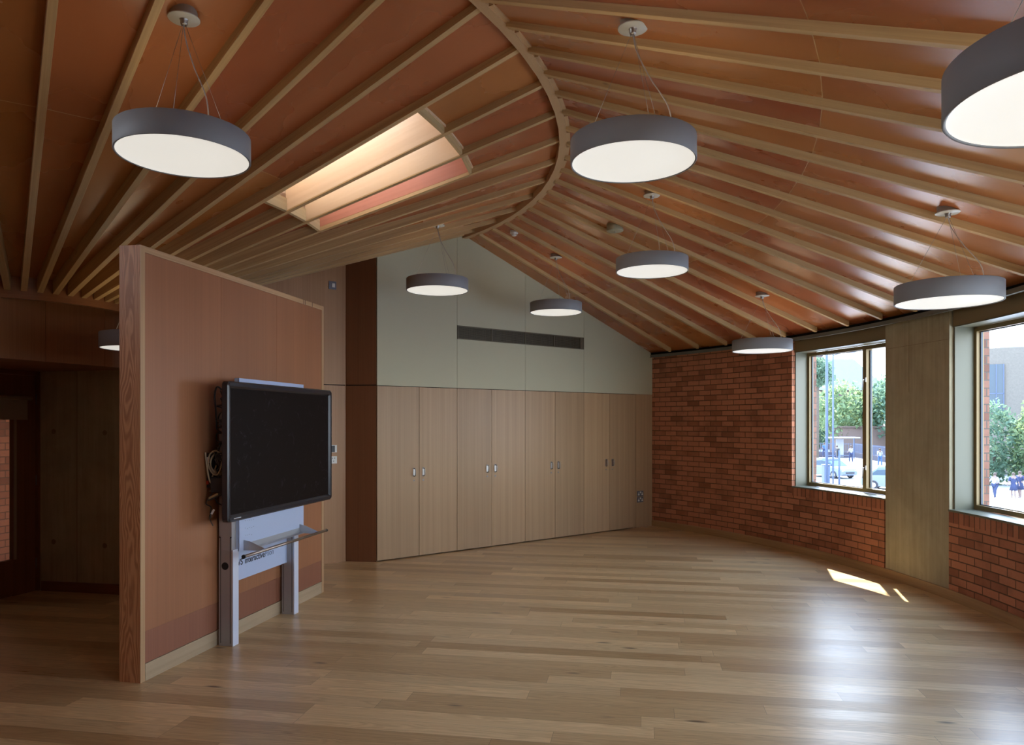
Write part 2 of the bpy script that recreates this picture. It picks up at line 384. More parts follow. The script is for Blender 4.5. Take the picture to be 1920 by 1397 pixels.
    def lathe(s, prof, c=(0, 0, 0), n=48, mi=0, smooth=True, close=False):
        """prof: list of (radius, z)"""
        c = Vector(c); k = len(s.v)
        for (r, z) in prof:
            for j in range(n):
                a = 2 * pi * j / n; s.v.append((c.x + r * cos(a), c.y + r * sin(a), c.z + z))
        m = len(prof)
        for i in range(m if close else m - 1):
            i2 = (i + 1) % m
            for j in range(n):
                j2 = (j + 1) % n
                s.f.append((k + i * n + j, k + i * n + j2, k + i2 * n + j2, k + i2 * n + j)); s.uv.append([(0, 0)] * 4); s.mi.append(mi); s.sm.append(smooth)
        return s
    def disc(s, c, r, n=48, mi=0, up=False):
        c = Vector(c); pts = [(c.x + r * cos(2 * pi * j / n), c.y + r * sin(2 * pi * j / n), c.z) for j in range(n)]
        s.quad(pts if up else pts[::-1], None, mi); return s
    def prism(s, poly, z0, z1, mi=0):
        n = len(poly)
        s.quad([(p[0], p[1], z0) for p in poly][::-1], [(p[0], p[1]) for p in poly][::-1], mi)
        s.quad([(p[0], p[1], z1) for p in poly], [(p[0], p[1]) for p in poly], mi)
        d = 0
        for i in range(n):
            a, b = poly[i], poly[(i + 1) % n]; L = hypot(b[0] - a[0], b[1] - a[1])
            s.quad([(a[0], a[1], z0), (b[0], b[1], z0), (b[0], b[1], z1), (a[0], a[1], z1)], [(d, z0), (d + L, z0), (d + L, z1), (d, z1)], mi); d += L
        return s
    def build(s, name, mats, parent=None, bevel=0.0, fix=True):
        me = bpy.data.meshes.new(name); me.from_pydata(s.v, [], s.f); 
        if not isinstance(mats, (list, tuple)): mats = [mats]
        for m in mats: me.materials.append(M[m] if isinstance(m, str) else m)
        ul = me.uv_layers.new(name='UVMap'); k = 0
        for p, u in zip(me.polygons, s.uv):
            p.material_index = s.mi[p.index]; p.use_smooth = s.sm[p.index]
            for j, l in enumerate(p.loop_indices): ul.data[l].uv = u[j]
        if fix:
            import bmesh
            bm = bmesh.new(); bm.from_mesh(me); bmesh.ops.remove_doubles(bm, verts=bm.verts, dist=1e-5)
            bmesh.ops.recalc_face_normals(bm, faces=bm.faces); bm.to_mesh(me); bm.free()
        o = bpy.data.objects.new(name, me); COL.objects.link(o)
        if parent is not None: o.parent = parent; o.matrix_parent_inverse = Matrix.Identity(4); relocate(o, parent)
        if bevel:
            b = o.modifiers.new('bevel', 'BEVEL'); b.width = bevel; b.segments = 2; b.limit_method = 'ANGLE'; b.angle_limit = R(40)
        return o
def world_mat(o):
    m = o.matrix_basis.copy(); p = o.parent
    while p is not None: m = p.matrix_basis @ m; p = p.parent
    return m
def relocate(o, parent):
    """meshes are written in world coordinates: move the data into the parent's space"""
    o.data.transform(world_mat(parent).inverted())
def tag(o, label=None, cat=None, group=None, kind=None):
    if label: o['label'] = label
    if cat: o['category'] = cat
    if group: o['group'] = group
    if kind: o['kind'] = kind
    return o
def empty(name, loc, rz=0.0, label=None, cat=None, group=None, kind=None):
    o = bpy.data.objects.new(name, None); COL.objects.link(o); o.location = loc; o.rotation_euler = (0, 0, rz)
    o.empty_display_size = .1
    return tag(o, label, cat, group, kind)
def struct(o): o['kind'] = 'structure'; return o
def copy_tree(o, parent=None):
    c = o.copy(); COL.objects.link(c); c.parent = parent
    for ch in list(o.children): copy_tree(ch, c)
    return c

# ------------------------------------------------------------------ floor
fl = MB(); fl.quad([P(0, 0), *[P(8.9, a) for a in range(-110, 42, 3)]]); 
flo = MB(); flo.prism([(-7.6, -2.4), (4.9, -2.4), (4.9, 12.6), (-7.6, 12.6)], -.25, 0.0)
struct(flo.build('floor', 'floor'))

# ------------------------------------------------------------------ ceiling: plywood bays on both slopes
AL = [38.66] + [35.60 - 6.42 * k for k in range(0, 17)] + [-75, -92, -108]   # inner slope rafter angles
AR = [38.66] + [35.40 - 3.85 * k for k in range(0, 29)] + [-80, -94, -108]   # outer slope rafter angles
SKY_R0, SKY_R1 = 2.69, 4.00
SKY_A = (35.60 - 6.42 * 9, 35.60 - 6.42 * 6)                              # -22.18 .. -2.92
ce = MB(); TH = .06
def ply_bay(a, b, r0, r1, f, idx):
    c = [P(r0, a, f(r0)), P(r1, a, f(r1)), P(r0, b, f(r0)), P(r1, b, f(r1))]
    up = Vector((0, 0, TH))
    ce.quad([c[0], c[1], c[3], c[2]], [(r0, idx + .02), (r1, idx + .02), (r1, idx + .98), (r0, idx + .98)])
    ce.quad([c[0] + up, c[2] + up, c[3] + up, c[1] + up], [(0, 0)] * 4)
    for i, j in ((0, 2), (1, 3), (0, 1), (2, 3)): ce.quad([c[i], c[j], c[j] + up, c[i] + up], [(r0, idx + .5)] * 4)
fL = lambda r: zl(r) + dl(r); fR = lambda r: zr(r) + dr(r)
ply_bay(75.0, 50.0, .0, 2.6, fL, 91); ply_bay(50.0, 38.66, .0, 4.78, fL, 90)
for i in range(len(AL) - 1):
    a, b = AL[i], AL[i + 1]
    if b >= SKY_A[0] - .1 and a <= SKY_A[1] + .1:
        ply_bay(a, b, .0, SKY_R0, fL, i); ply_bay(a, b, SKY_R1, 4.78, fL, i)
    else: ply_bay(a, b, .0, 4.78, fL, i)
for i in range(len(AR) - 1): ply_bay(AR[i], AR[i + 1], 4.79, 8.62, fR, 40 + i)
struct(ce.build('ceiling', 'ply', fix=False))

ORD = ['first', 'second', 'third', 'fourth', 'fifth', 'sixth', 'seventh', 'eighth', 'ninth', 'tenth', 'eleventh', 'twelfth', 'thirteenth', 'fourteenth', 'fifteenth', 'sixteenth', 'seventeenth', 'eighteenth', 'nineteenth', 'twentieth']
for k in range(17):
    a = 35.60 - 6.42 * k; m = MB()
    r0, r1 = .955, 4.752
    m.radial(r0, r1, a, .043, zl(r0), zl(r1), fL(r0) + .01, fL(r1) + .01)
    tag(m.build('ceiling_rafter', 'rafter', bevel=.002),
        'timber rafter on the inner ceiling slope, %s out from the gable wall%s' % (ORD[k], ', dividing the skylight' if k in (7, 8) else ''), 'rafter', 'rafters on the inner ceiling slope')
for k in range(29):
    a = 35.40 - 3.85 * k; m = MB()
    r0, r1 = 4.812, 8.29
    m.radial(r0, r1, a, .043, zr(r0), zr(r1), fR(r0) + .01, fR(r1) + .01)
    tag(m.build('ceiling_rafter', 'rafter', bevel=.002),
        ('timber rafter on the outer ceiling slope, %s out from the gable wall' % ORD[k]) if k < 19 else 'timber rafter of the outer ceiling slope above and behind the viewer', 'rafter', 'rafters on the outer ceiling slope' if k < 19 else 'rafters behind the viewer')
# edge board against the gable wall, inner slope
m = MB(); o0, o1 = WB(.95, -.055), WB(4.74, -.055)
c = []
for i in range(8):
    p = Vector(o1 if i & 1 else o0) + (NW * .05 if i & 2 else Vector()); r = 4.74 if i & 1 else .95
    p.z = (fL(r) + .01) if i & 4 else zl(r); c.append(p)
m.hexa(c); tag(m.build('edge_board', 'rafter'), 'timber edge board of the inner ceiling slope lying against the gable wall', 'board')

# ridge: curved beam in facets
m = MB(); brk = [39.3] + [35.4 - 3.85 * k for k in range(0, 30)]
for i in range(len(brk) - 1):
    a, b = brk[i], brk[i + 1]; r0, r1 = 4.752, 4.815
    c = []
    for j in range(8):
        aa = b if j & 1 else a; rr = r1 if j & 2 else r0
        c.append(P(rr, aa, 4.13 if j & 4 else 4.0))
    m.hexa(c)
    # ledger blocks stepping beside the beam on the outer slope
    a2, b2 = a - .35, b + 1.15; c = []
    for j in range(8):
        aa = b2 if j & 1 else a2; rr = 4.842 if j & 2 else 4.81
        c.append(P(rr, aa, 4.10 if j & 4 else 4.006))
    m.hexa(c)
tag(m.build('ridge_beam', 'ridge', fix=False), 'curved pale timber ridge beam where the two ceiling slopes meet', 'beam')

# ring beam at the hub of the fan
m = MB(); m.arc(.885, .95, -112, 42, lambda r: zl(.95) - .055, lambda r: fL(.95) + .03, n=36)
tag(m.build('ring_beam', 'veneer_wall'), 'curved timber ring under the rafter ends at the hub of the fan', 'beam')

# ------------------------------------------------------------------ skylight
sk = empty('window_3', P(3.3, -12.5, 3.6), kind='structure')
H_S = .42
def up(p, h): p = Vector(p); p.z += h; return p
m = MB()                                                              # shaft side walls above the ceiling
def side_wall(m, r0, r1, a, w, h0=0.0, h1=None, mi=0):
    h1 = h1 or H_S
    m.radial(r0, r1, a, w, fL(r0) + .005 + h0, fL(r1) + .005 + h0, fL(r0) + h1, fL(r1) + h1, mi)
kr = [35.60 - 6.42 * k for k in (6, 7, 8, 9)]
m.radial(SKY_R0, SKY_R1, kr[1], .0455, zl(SKY_R0) + .010, zl(SKY_R1) + .010, fL(SKY_R0) + H_S, fL(SKY_R1) + H_S); m.build('shaft_rafter', 'shaft', sk)
m = MB(); m.radial(SKY_R0, SKY_R1, kr[2], .0455, zl(SKY_R0) + .010, zl(SKY_R1) + .010, fL(SKY_R0) + H_S, fL(SKY_R1) + H_S); m.build('shaft_rafter', 'shaft', sk)
m = MB(); m.radial(SKY_R0, SKY_R1, kr[0], .0455, zl(SKY_R0) + .036, zl(SKY_R1) + .028, fL(SKY_R0) + H_S, fL(SKY_R1) + H_S); m.build('shaft_wall', 'shaft_red', sk)
m = MB(); side_wall(m, SKY_R0 - .03, SKY_R1 + .03, kr[3] - .1, .040); m.build('shaft_wall', 'shaft', sk)
for rr, nm in ((SKY_R0 - .02, 'shaft_end'), (SKY_R1, 'shaft_end')):
    m = MB(); m.arc(rr, rr + .02, kr[3], kr[0], lambda r: fL(rr) - .01, lambda r: fL(rr) + H_S, n=3); m.build(nm, 'shaft', sk)
for rr in (SKY_R0 - .010, SKY_R1 - .012):
    for q in range(3):
        m = MB(); a0, a1 = kr[q] - math.degrees(.0245 / rr), kr[q + 1] + math.degrees(.0245 / rr)
        c = []
        for j in range(8):
            aa = a1 if j & 1 else a0; r_ = rr + (.020 if j & 2 else 0); c.append(P(r_, aa, (fL(r_) + .02) if j & 4 else zl(r_) + .004))
        m.hexa(c); m.build('trimmer', 'trimmer', sk)
SKM = 3.74
m = MB(); m.quad([P(SKM, kr[0], fL(SKM) + H_S), P(SKM, kr[3], fL(SKM) + H_S), P(SKY_R1 + .03, kr[3], fL(SKY_R1) + H_S), P(SKY_R1 + .03, kr[0], fL(SKY_R1) + H_S)]); m.build('added_shade_lid', 'shaft_red', sk, fix=False)  # unseen lid added to darken the outer end of the shaft
m = MB(); m.quad([P(SKY_R0, kr[0], fL(SKY_R0) + H_S), P(SKY_R0, kr[3], fL(SKY_R0) + H_S), P(SKM, kr[3], fL(SKM) + H_S), P(SKM, kr[0], fL(SKM) + H_S)])
m.build('pane', 'roof_glass', sk, fix=False)

# ------------------------------------------------------------------ curved outer wall with windows
Z_S, Z_H = .82, 2.53
WIN = [(20.15, 9.34), (2.53, -8.3), (-15.4, -26.2), (-35.5, -45.0)]  # last opening is unseen, added and sized to brighten the near half
RI, RO = 8.415, 8.79
m = MB()
m.arc(RI, RO, 39.2, 20.15, -.02, 2.75, mi=0)
for i, (a0, a1) in enumerate(WIN):
    m.arc(RI, RO, a0, a1, -.02, Z_S - .105, mi=0)
    m.arc(RI, RO, a0, a1, Z_S - .105, Z_S - .004, mi=1)
    m.arc(8.475, 8.60, a0, a1, Z_H + .02, 2.80, mi=0)
m.arc(RI, RO, WIN[-1][1], -108, -.02, 2.75, mi=0)
struct(m.build('wall_right', ['brick', 'brick_edge'], fix=False))
# plain strips of brick that line the outside reveal
cols = [(9.34, 2.53)] + [(WIN[1][1], WIN[2][0]), (WIN[2][1], WIN[3][0])]
cl = ['wide concrete column between the two windows of the brick wall'] + ['concrete column just beyond the right edge of the picture', 'broad concrete column behind the viewer']
for (a0, a1), lb in zip(cols, cl):
    m = MB(); m.arc(8.425, RO, a0 - .05, a1 + .05, .0, 2.69, n=1)
    # formwork line
    o = tag(m.build('concrete_column', 'concrete', bevel=.006, fix=False), lb, 'column')
    g = MB(); pa, pb = P(8.425, a0), P(8.425, a1)
    t = (pb - pa).normalized(); nn = Vector((-cos(R((a0 + a1) / 2)), -sin(R((a0 + a1) / 2)), 0))
    if a0 > 9:
        b0 = pa + t * .40 + nn * -.001
        gg = MB(); gg.box(b0 + Vector((0, 0, 1.95)), t * .003, nn * .003, (0, 0, .72)); gg.box(pa + t * .02 + Vector((0, 0, 2.42)), t * .95, nn * .0022, (0, 0, .003)); gg.build('formwork_line', 'concrete_dark', o)
m = MB(); m.arc(RW, RI + .004, 38.66, -108, .0, .095); struct(m.build('baseboard_right', 'oak_skirt', bevel=.003, fix=False))

def window(idx, a0, a1, detailed):
    am = (a0 + a1) / 2; w = empty('window_%d' % idx, P(8.6, am, Z_S), kind='structure')
    RF0, RF1, RG = 8.648, 8.718, 8.690
    da = lambda d, r=8.68: math.degrees(d / r)
    m = MB()                                                        # lining: two jambs, head, sill
    m.arc(8.465, RF0 + .01, a0 - .0, a0 - da(.014), Z_S + .012, Z_H, n=1); m.arc(8.465, RF0 + .01, a1 + da(.014), a1, Z_S + .012, Z_H, n=1)
    m.build('window_lining', 'lining', w)
    m = MB(); m.arc(8.455, RF0 + .01, a0, a1, Z_H, Z_H + .012, mi=0); m.arc(8.455, 8.475, a0, a1, Z_H + .004, 2.74, mi=1)
    m.build('window_head', ['lining', 'lining_dark'], w)
    m = MB(); m.arc(8.408, RF0 + .01, a0, a1, Z_S - .003, Z_S + .016); m.build('window_sill', 'lining', w, bevel=.002)
    zb, zt = Z_S + .018, Z_H - .002; A0, A1 = a0 - da(.006), a1 + da(.006)
    mul = a0 + (a1 - a0) * .606
    fr = MB(); fw = .042
    for (x, y) in ((A0, A0 - da(fw)), (A1 + da(fw), A1)): fr.arc(RF0, RF1, x, y, zb, zt, n=1)
    fr.arc(RF0, RF1, A0, A1, zb, zb + fw); fr.arc(RF0, RF1, A0, A1, zt - fw, zt)
    fr.arc(RF0, RF1, mul + da(.024), mul - da(.024), zb, zt, n=1)
    fr.build('window_frame', 'frame', w)
    g = MB(); e = .012                                               # dark gasket line round each pane
    for (x, y) in ((A0 - da(fw), mul + da(.024)),):
        g.arc(RG - .008, RG + .012, x, x - da(e), zb + fw, zt - fw, n=1); g.arc(RG - .008, RG + .012, y + da(e), y, zb + fw, zt - fw, n=1)
        g.arc(RG - .008, RG + .012, x, y, zb + fw, zb + fw + e * .6); g.arc(RG - .008, RG + .012, x, y, zt - fw - e * .6, zt - fw)
    g.build('gasket', 'frame_dark', w)
    # opening casement
    cs = MB(); c0, c1 = mul - da(.024), A1 + da(fw) - da(.004); cw = .028
    for (x, y) in ((c0, c0 - da(cw)), (c1 + da(cw), c1)): cs.arc(RF0 - .012, RF1, x, y, zb + .02, zt - .02, n=1)
    cs.arc(RF0 - .012, RF1, c0, c1, zb + .02, zb + .02 + cw); cs.arc(RF0 - .012, RF1, c0, c1, zt - .02 - cw, zt - .02)
    casement = cs.build('casement', 'frame', w)
    g2 = MB(); x, y = c0 - da(cw), c1 + da(cw)
    g2.arc(RG - .01, RG + .012, x, x - da(.014), zb + .056, zt - .056, n=1); g2.arc(RG - .01, RG + .012, y + da(.014), y, zb + .056, zt - .056, n=1)
    g2.build('gasket', 'frame_dark', casement)
    for hz in (zb + .26, zb + 1.27):
        h = MB(); p = P(RF0 - .014, c0 - da(.018), hz); rad = Vector((-cos(R(c0)), -sin(R(c0)), 0)); tg = Vector((sin(R(c0)), -cos(R(c0)), 0))
        h.box(p - tg * .012, tg * .024, rad * .008, (0, 0, .05)); h.tube([p + rad * .004 + Vector((0, 0, .025)), p + rad * .035 + Vector((0, 0, .025)), p + rad * .04 + Vector((0, 0, -.09))], [.006, .006, .005], 8)
        h.build('handle', 'chrome', casement)
    for k, (x, y, par) in enumerate(((A0 - da(fw), mul + da(.024), w), (c0 - da(cw), c1 + da(cw), casement))):
        p = MB(); n = 6
        for i in range(n):
            u0, u1 = x + (y - x) * i / n, x + (y - x) * (i + 1) / n
            p.quad([P(RG, u0, zb + .04), P(RG, u1, zb + .04), P(RG, u1, zt - .04), P(RG, u0, zt - .04)])
        p.build('pane', 'glass', par, fix=False)
    if detailed:                                                     # outside brick reveal seen through the glass
        b = MB(); b.arc(8.735, RO + .012, a0 + .3, a0 - da(.004), Z_S - .1, 2.9, n=1)
        b.build('outer_reveal', 'brick_out', w, fix=False)
for i, (a0, a1) in enumerate(WIN): window([1, 2, 4, 5, 6, 7][i], a0, a1, i < 2)

# curtain track along the head of the curved wall
m = MB(); m.arc(8.325, 8.375, 38.4, -100, 2.668, 2.705); m.arc(8.312, 8.325, 38.4, -100, 2.660, 2.668)
m.arc(8.375, 8.41, 38.4, -100, 2.69, 2.70)
tag(m.build('curtain_track', 'rail', fix=False), 'grey metal track running along the top of the curved wall above the windows', 'track')
m = MB(); m.arc(8.38, 8.46, 39.0, -108, 2.705, 2.78); struct(m.build('eaves_gap_shade', 'dark_gap', fix=False))  # black strip standing in for the shade above the track

# ------------------------------------------------------------------ gable wall at the back
Z_C = 2.077
def slab(m, s0, s1, z0, z1, o0, o1, mi=0, grain=2):
    m.box(WB(s0, o0, z0), UW * (s1 - s0), NW * (o1 - o0), (0, 0, z1 - z0), grain, mi)
def topslab(m, s0, s1, z0, o0, o1, f, mi=0):
    c = []
    for i in range(8):
        s_ = s1 if i & 1 else s0; p = WB(s_, o1 if i & 2 else o0); p.z = f(s_) if i & 4 else z0; c.append(p)
    m.hexa(c, 2, mi)
fT = lambda s_: (fL(s_) if s_ < 4.78 else fR(s_)) + .02
m = MB(); G0, G1 = 2.705, 2.880
seams = [3.529, 4.668, 5.796, 6.91, 8.44]
for i in range(4):
    s0, s1 = seams[i] + .002, seams[i + 1] - .002
    if i == 3: s1 = 8.44
    cuts = [s0] + ([4.78] if s0 < 4.78 < s1 else []) + [s1]
    if i in (1, 2):
        slab(m, s0, s1, Z_C + .004, G0, 0, .02)
        z0 = G1
    else: z0 = Z_C + .004
    for j in range(len(cuts) - 1): topslab(m, cuts[j], cuts[j + 1], z0, 0, .02, fT)
m2 = MB()
for j in ((1.15, 4.78), (4.78, 9.0)): topslab(m2, j[0], j[1], 0.0, .335, .42, fT)
wb_ = struct(m.build('wall_back', 'paint'))
bk = MB()
for j in ((3.55, 4.78), (4.78, 8.44)): topslab(bk, j[0], j[1], Z_C - .02, .031, .05, fT)
bk.build('backing', 'dark_gap', wb_)
struct(m2.build('wall_back_outer', 'brick'))  # unseen wall added to stop sky light leaking through the gaps

# cupboards: four double units
ds = [3.529, 4.107, 4.668, 5.221, 5.796, 6.345, 6.91, 7.445, 8.027]
cn = ['next to the dark return panel', 'under the left half of the grille', 'under the right half of the grille', 'nearest the brick wall']
proto_handle = None
for i in range(4):
    s0, sm, s1 = ds[2 * i], ds[2 * i + 1], ds[2 * i + 2]
    t = empty('cupboard', WB((s0 + s1) / 2, .02), .6747, 'tall double-door veneered cupboard in the back wall, ' + cn[i], 'cupboard', 'cupboards in the back wall')
    b = MB(); slab(b, s0 + .001, s1 - .001, .012, Z_C - .022, .024, .30); b.build('body', 'dark_gap', t)
    for k, (x0, x1) in enumerate(((s0, sm), (sm, s1))):
        d = MB(); slab(d, x0 + .003, x1 - .003, .014, Z_C - .003, 0, .021); dd = d.build('door', 'veneer_cab', t)
        dd.data.uv_layers[0].name = 'UVMap'
        hs = (sm - .075) if k == 0 else (sm + .058)
        h = MB(); z0, z1 = .990, 1.082; q = lambda z, o: WB(hs, o, z)
        h.tube([q(z0, 0.0), q(z0, -.022), q(z0 + .006, -.032), q(z0 + .016, -.036), q(z1 - .016, -.036), q(z1 - .006, -.032), q(z1, -.022), q(z1, 0.0)], .0065, 10)
        h.box(WB(hs - .014, -.002, z0 - .008), UW * .028, NW * .0025, (0, 0, z1 - z0 + .016))
        h.build('handle', 'chrome', dd)
        l = MB(); n_ = 14; cc = WB(hs, -.003, .935)
        for r0_, off in ((.011, -.003),):
            ring = [cc + UW * (r0_ * cos(2 * pi * j / n_)) + Vector((0, 0, r0_ * sin(2 * pi * j / n_))) for j in range(n_)]
            l.quad(ring); 
            for j in range(n_): l.quad([ring[j], ring[(j + 1) % n_], ring[(j + 1) % n_] + NW * .003, ring[j] + NW * .003])
        lk = l.build('lock', 'chrome', dd)
        k2 = MB(); k2.box(WB(hs - .0015, -.0045, .930), UW * .003, NW * .002, (0, 0, .010)); k2.build('keyhole', 'slot', lk)
m = MB(); slab(m, 8.030, 8.412, .004, Z_C + .001, 0, .03); fp = m.build('filler_panel', 'veneer_cab')
tag(fp, 'narrow veneered filler panel between the last cupboard and the brick wall', 'panel')

# recessed veneered wall to the left of the cupboards
m = MB(); OF = .274
slab(m, .80, 3.262, .0, Z_C, OF, OF + .05); topslab(m, .80, 3.262, Z_C + .012, OF, OF + .05, lambda s_: fL(hypot(s_, OF)) + .03)
struct(m.build('wall_back_left', 'veneer_recess'))
m = MB(); slab(m, .80, 3.262, Z_C - .01, Z_C + .02, OF + .01, OF + .05); struct(m.build('trim_2', 'dark_gap'))
m = MB(); A, B = Vector((-1.966, 8.786, 0)), Vector((-1.600, 8.742, 0)); t = B - A; nb = Vector((t.y, -t.x, 0)).normalized() * -.04
def retslab(m, z0, f, A=A, t=t):
    c = []
    for i in range(8):
        p = A + (t if i & 1 else Vector()) + (nb if i & 2 else Vector()); p = Vector(p); r = hypot(p.x - CX, p.y - CY); p.z = f(r) if i & 4 else z0; c.append(p)
    m.hexa(c, 2)
retslab(m, 0.0, lambda r: Z_C); retslab(m, Z_C + .012, lambda r: fL(r) + .03)
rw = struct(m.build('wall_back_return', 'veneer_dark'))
m = MB(); m.box(A + nb * .25 + Vector((0, 0, Z_C - .01)), t, nb * .7, (0, 0, .03)); m.build('groove', 'dark_gap', rw)

# ventilation grille
gz = empty('ventilation_grille', WB(5.78, 0, G0), .6747, 'long low bronze ventilation grille in the pale gable wall', 'grille')
m = MB(); s0, s1 = 4.670, 6.908
slab(m, s0, s1, G0, G0 + .012, -.004, .03); slab(m, s0, s1, G1 - .012, G1, -.004, .03)
xs = [s0, 5.215, 5.792, 6.32, 6.832, s1]
for x in (s0, 5.215, 5.792, 6.32, 6.832, s1 - .012): slab(m, x, x + .012, G0, G1, -.004, .03)
slab(m, 6.84, s1, G0, G1, .0, .03)
m.build('frame', 'grille', gz)
m = MB()
z = G0 + .022
while z < G1 - .012: slab(m, s0 + .01, 6.835, z, z + .0035, .002, .010); z += .0145
x = s0 + .02
while x < 6.83: slab(m, x, x + .0035, G0 + .01, G1 - .01, .004, .012); x += .0165
m.build('mesh', 'grille', gz)
m = MB(); slab(m, s0, s1, G0, G1, .02, .0215); m.build('backing', 'slot', gz)

# sockets, switch, thermostat
def plate(name, s_, off, z, w, h, mat, label, cat, group=None, socket=False):
    t = empty(name, WB(s_, off, z), .6747, label, cat, group)
    m = MB(); m.box(WB(s_ - w / 2, off - .0006, z - h / 2), UW * w, NW * -.0084, (0, 0, h)); m.build('plate', mat, t, bevel=.003)
    return t
for zz, lb in ((.528, 'upper'), (.435, 'lower')):
    t = plate('power_socket', 8.125, 0, zz, .146, .086, 'grey_plate', 'grey double power socket on the filler panel by the brick wall, %s of two' % lb, 'socket', 'sockets beside the brick wall')
    m = MB()
    for sx in (-.04, .04):
        m = MB(); m.box(WB(8.125 + sx - .017, -.009, zz - .024), UW * .034, NW * -.003, (0, 0, .022))
        m.box(WB(8.125 + sx - .005, -.009, zz - .003), UW * .010, NW * -.003, (0, 0, .023)); m.build('outlet', 'white_plastic', t)
    m = MB(); m.box(WB(8.125 - .014, -.009, zz + .010), UW * .028, NW * -.004, (0, 0, .024)); m.build('switch', 'white_plastic', t)
t = plate('call_switch', 3.092, OF, 3.245, .095, .095, 'grey_plate', 'small grey square switch high on the veneered wall beside the dark return panel', 'switch')
m = MB(); m.box(WB(3.085, OF - .009, 3.222), UW * .034, NW * -.007, (0, 0, .046)); m.build('rocker', 'white_plastic', t)
t = plate('door_release', 3.105, OF, 1.335, .085, .085, 'white_plastic', 'black and white wall control just right of the screen, above the socket', 'control')
m = MB(); m.box(WB(3.065, OF - .009, 1.298), UW * .050, NW * -.012, (0, 0, .074)); m.build('cover', 'black', t)
t = plate('wall_socket', 3.105, OF, 1.205, .086, .086, 'white_plastic', 'small cream wall socket just right of the screen, below the control', 'socket')
for a, b in ((-.02, .015), (.008, .015), (-.006, -.02)):
    m = MB(); m.box(WB(3.105 + a, OF - .009, 1.205 + b), UW * .010, NW * -.0015, (0, 0, .010)); m.build('pin_hole', 'slot', t)

# ------------------------------------------------------------------ left side: hub fascia, soffit, door, concrete wall
FD = Vector((.342, .940, 0)).normalized(); F0 = Vector((-3.92, 5.688, 0)); FN = Vector((FD.y, -FD.x, 0))    # FN faces the room
Z_F = 2.14
m = MB(); a, b = F0 - FD * 8.0, F0 + FD * 2.05; seg = 18
for i in range(seg):                                                 # fascia of veneered boards under the ring
    p, q = a + (b - a) * (i / seg), a + (b - a) * ((i + 1) / seg)
    m.box(p + Vector((0, 0, Z_F)) + (q - p) * .003, (q - p) * .994, FN * -.03, (0, 0, .64), 2)
fo = struct(m.build('wall_left_upper', 'veneer_wall'))
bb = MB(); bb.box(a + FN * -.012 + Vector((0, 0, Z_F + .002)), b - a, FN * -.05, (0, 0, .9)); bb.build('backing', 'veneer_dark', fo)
m = MB(); poly = [a + FN * -.03, b + FN * -.03, Vector((-3.2, 7.75, 0)), Vector((-5.1, 7.75, 0)), Vector((-7.0, -2.0, 0))]
m.prism([(p.x, p.y) for p in poly], Z_F + .004, 3.0); struct(m.build('ceiling_soffit', 'veneer_wall'))
# concrete wall beyond
C0, C1 = Vector((-4.60, 7.275, 0)), Vector((-3.25, 7.01, 0)); ct = (C1 - C0).normalized(); cnn = Vector((ct.y, -ct.x, 0))
m = MB(); m.box(C0 + ct * -.25, (C1 - C0) + ct * .25, cnn * -.25, (0, 0, 2.16)); cw_ = struct(m.build('wall_far_left', 'concrete'))
m = MB(); m.box(C0, (C1 - C0), cnn * .015, (0, 0, .095)); struct(m.build('baseboard_far_left', 'door'))
g = MB(); g.box(C0 + ct * .39 + Vector((0, 0, .09)), ct * .004, cnn * .002, (0, 0, 2.06)); g.build('formwork_line', 'concrete_dark', cw_)
for (sx, z) in ((.13, 1.555), (.70, 1.545), (.13, .48), (.70, .46)):
    g = MB(); c0 = C0 + ct * sx + Vector((0, 0, z)); n_ = 16
    g.quad([c0 + cnn * .002 + ct * (.025 * cos(2 * pi * j / n_)) + Vector((0, 0, .025 * sin(2 * pi * j / n_))) for j in range(n_)])
    g.build('tie_hole', 'concrete_dark', cw_, fix=False)
# side wall returning from the concrete to the recess, and door wall
m = MB(); m.box(C1, cnn * -.9, ct * .04, (0, 0, 2.16)); struct(m.build('wall_hub_side', 'veneer_dark'))
D0 = Vector((-4.655, 7.27, 0)); DD = Vector((-.248, -.968, 0)).normalized(); DN = Vector((-DD.y, DD.x, 0))
if DN.x < 0: DN = -DN
m = MB(); L1, L2 = 1.02, 9.6; ZD = 2.10
m.box(D0 + DD * L1, DD * (L2 - L1), DN * -.12, (0, 0, Z_F + .01), 2)
m.box(D0 + DD * -.06 + Vector((0, 0, ZD + .045)), DD * (L1 + .07), DN * -.12, (0, 0, Z_F - ZD - .03), 2)
struct(m.build('wall_left', 'veneer_wall'))
dr_ = empty('door_1', D0, atan2(DD.y, DD.x), kind='structure')
m = MB(); m.box(D0 + DD * -.03, DD * .035, DN * .03 , (0, 0, ZD + .04), 2); m.box(D0 + DD * -.03, DD * .035, DN * -.12 , (0, 0, ZD + .04), 2)
m.box(D0 + DD * .985, DD * .035, DN * -.12, (0, 0, ZD + .04), 2); m.box(D0 + DD * -.03 + Vector((0, 0, ZD)), DD * 1.05, DN * -.12, (0, 0, .045), 0)
m.box(D0 + DD * -.03 + Vector((0, 0, ZD)), DD * 1.05, DN * .012, (0, 0, .045), 0)
m.build('door_frame', 'door', dr_)
m = MB(); LO = DN * -.045; z0, z1, p0, p1 = .345, 1.84, .25, .78
m.box(D0 + DD * .008 + DN * -.002, DD * (p0 - .008), LO, (0, 0, ZD - .004), 2); m.box(D0 + DD * p1 + DN * -.002, DD * (.98 - p1), LO, (0, 0, ZD - .004), 2)
m.box(D0 + DD * p0 + DN * -.002 + Vector((0, 0, .006)), DD * (p1 - p0), LO, (0, 0, z0 - .006), 2); m.box(D0 + DD * p0 + DN * -.002 + Vector((0, 0, z1)), DD * (p1 - p0), LO, (0, 0, ZD - .004 - z1), 2)
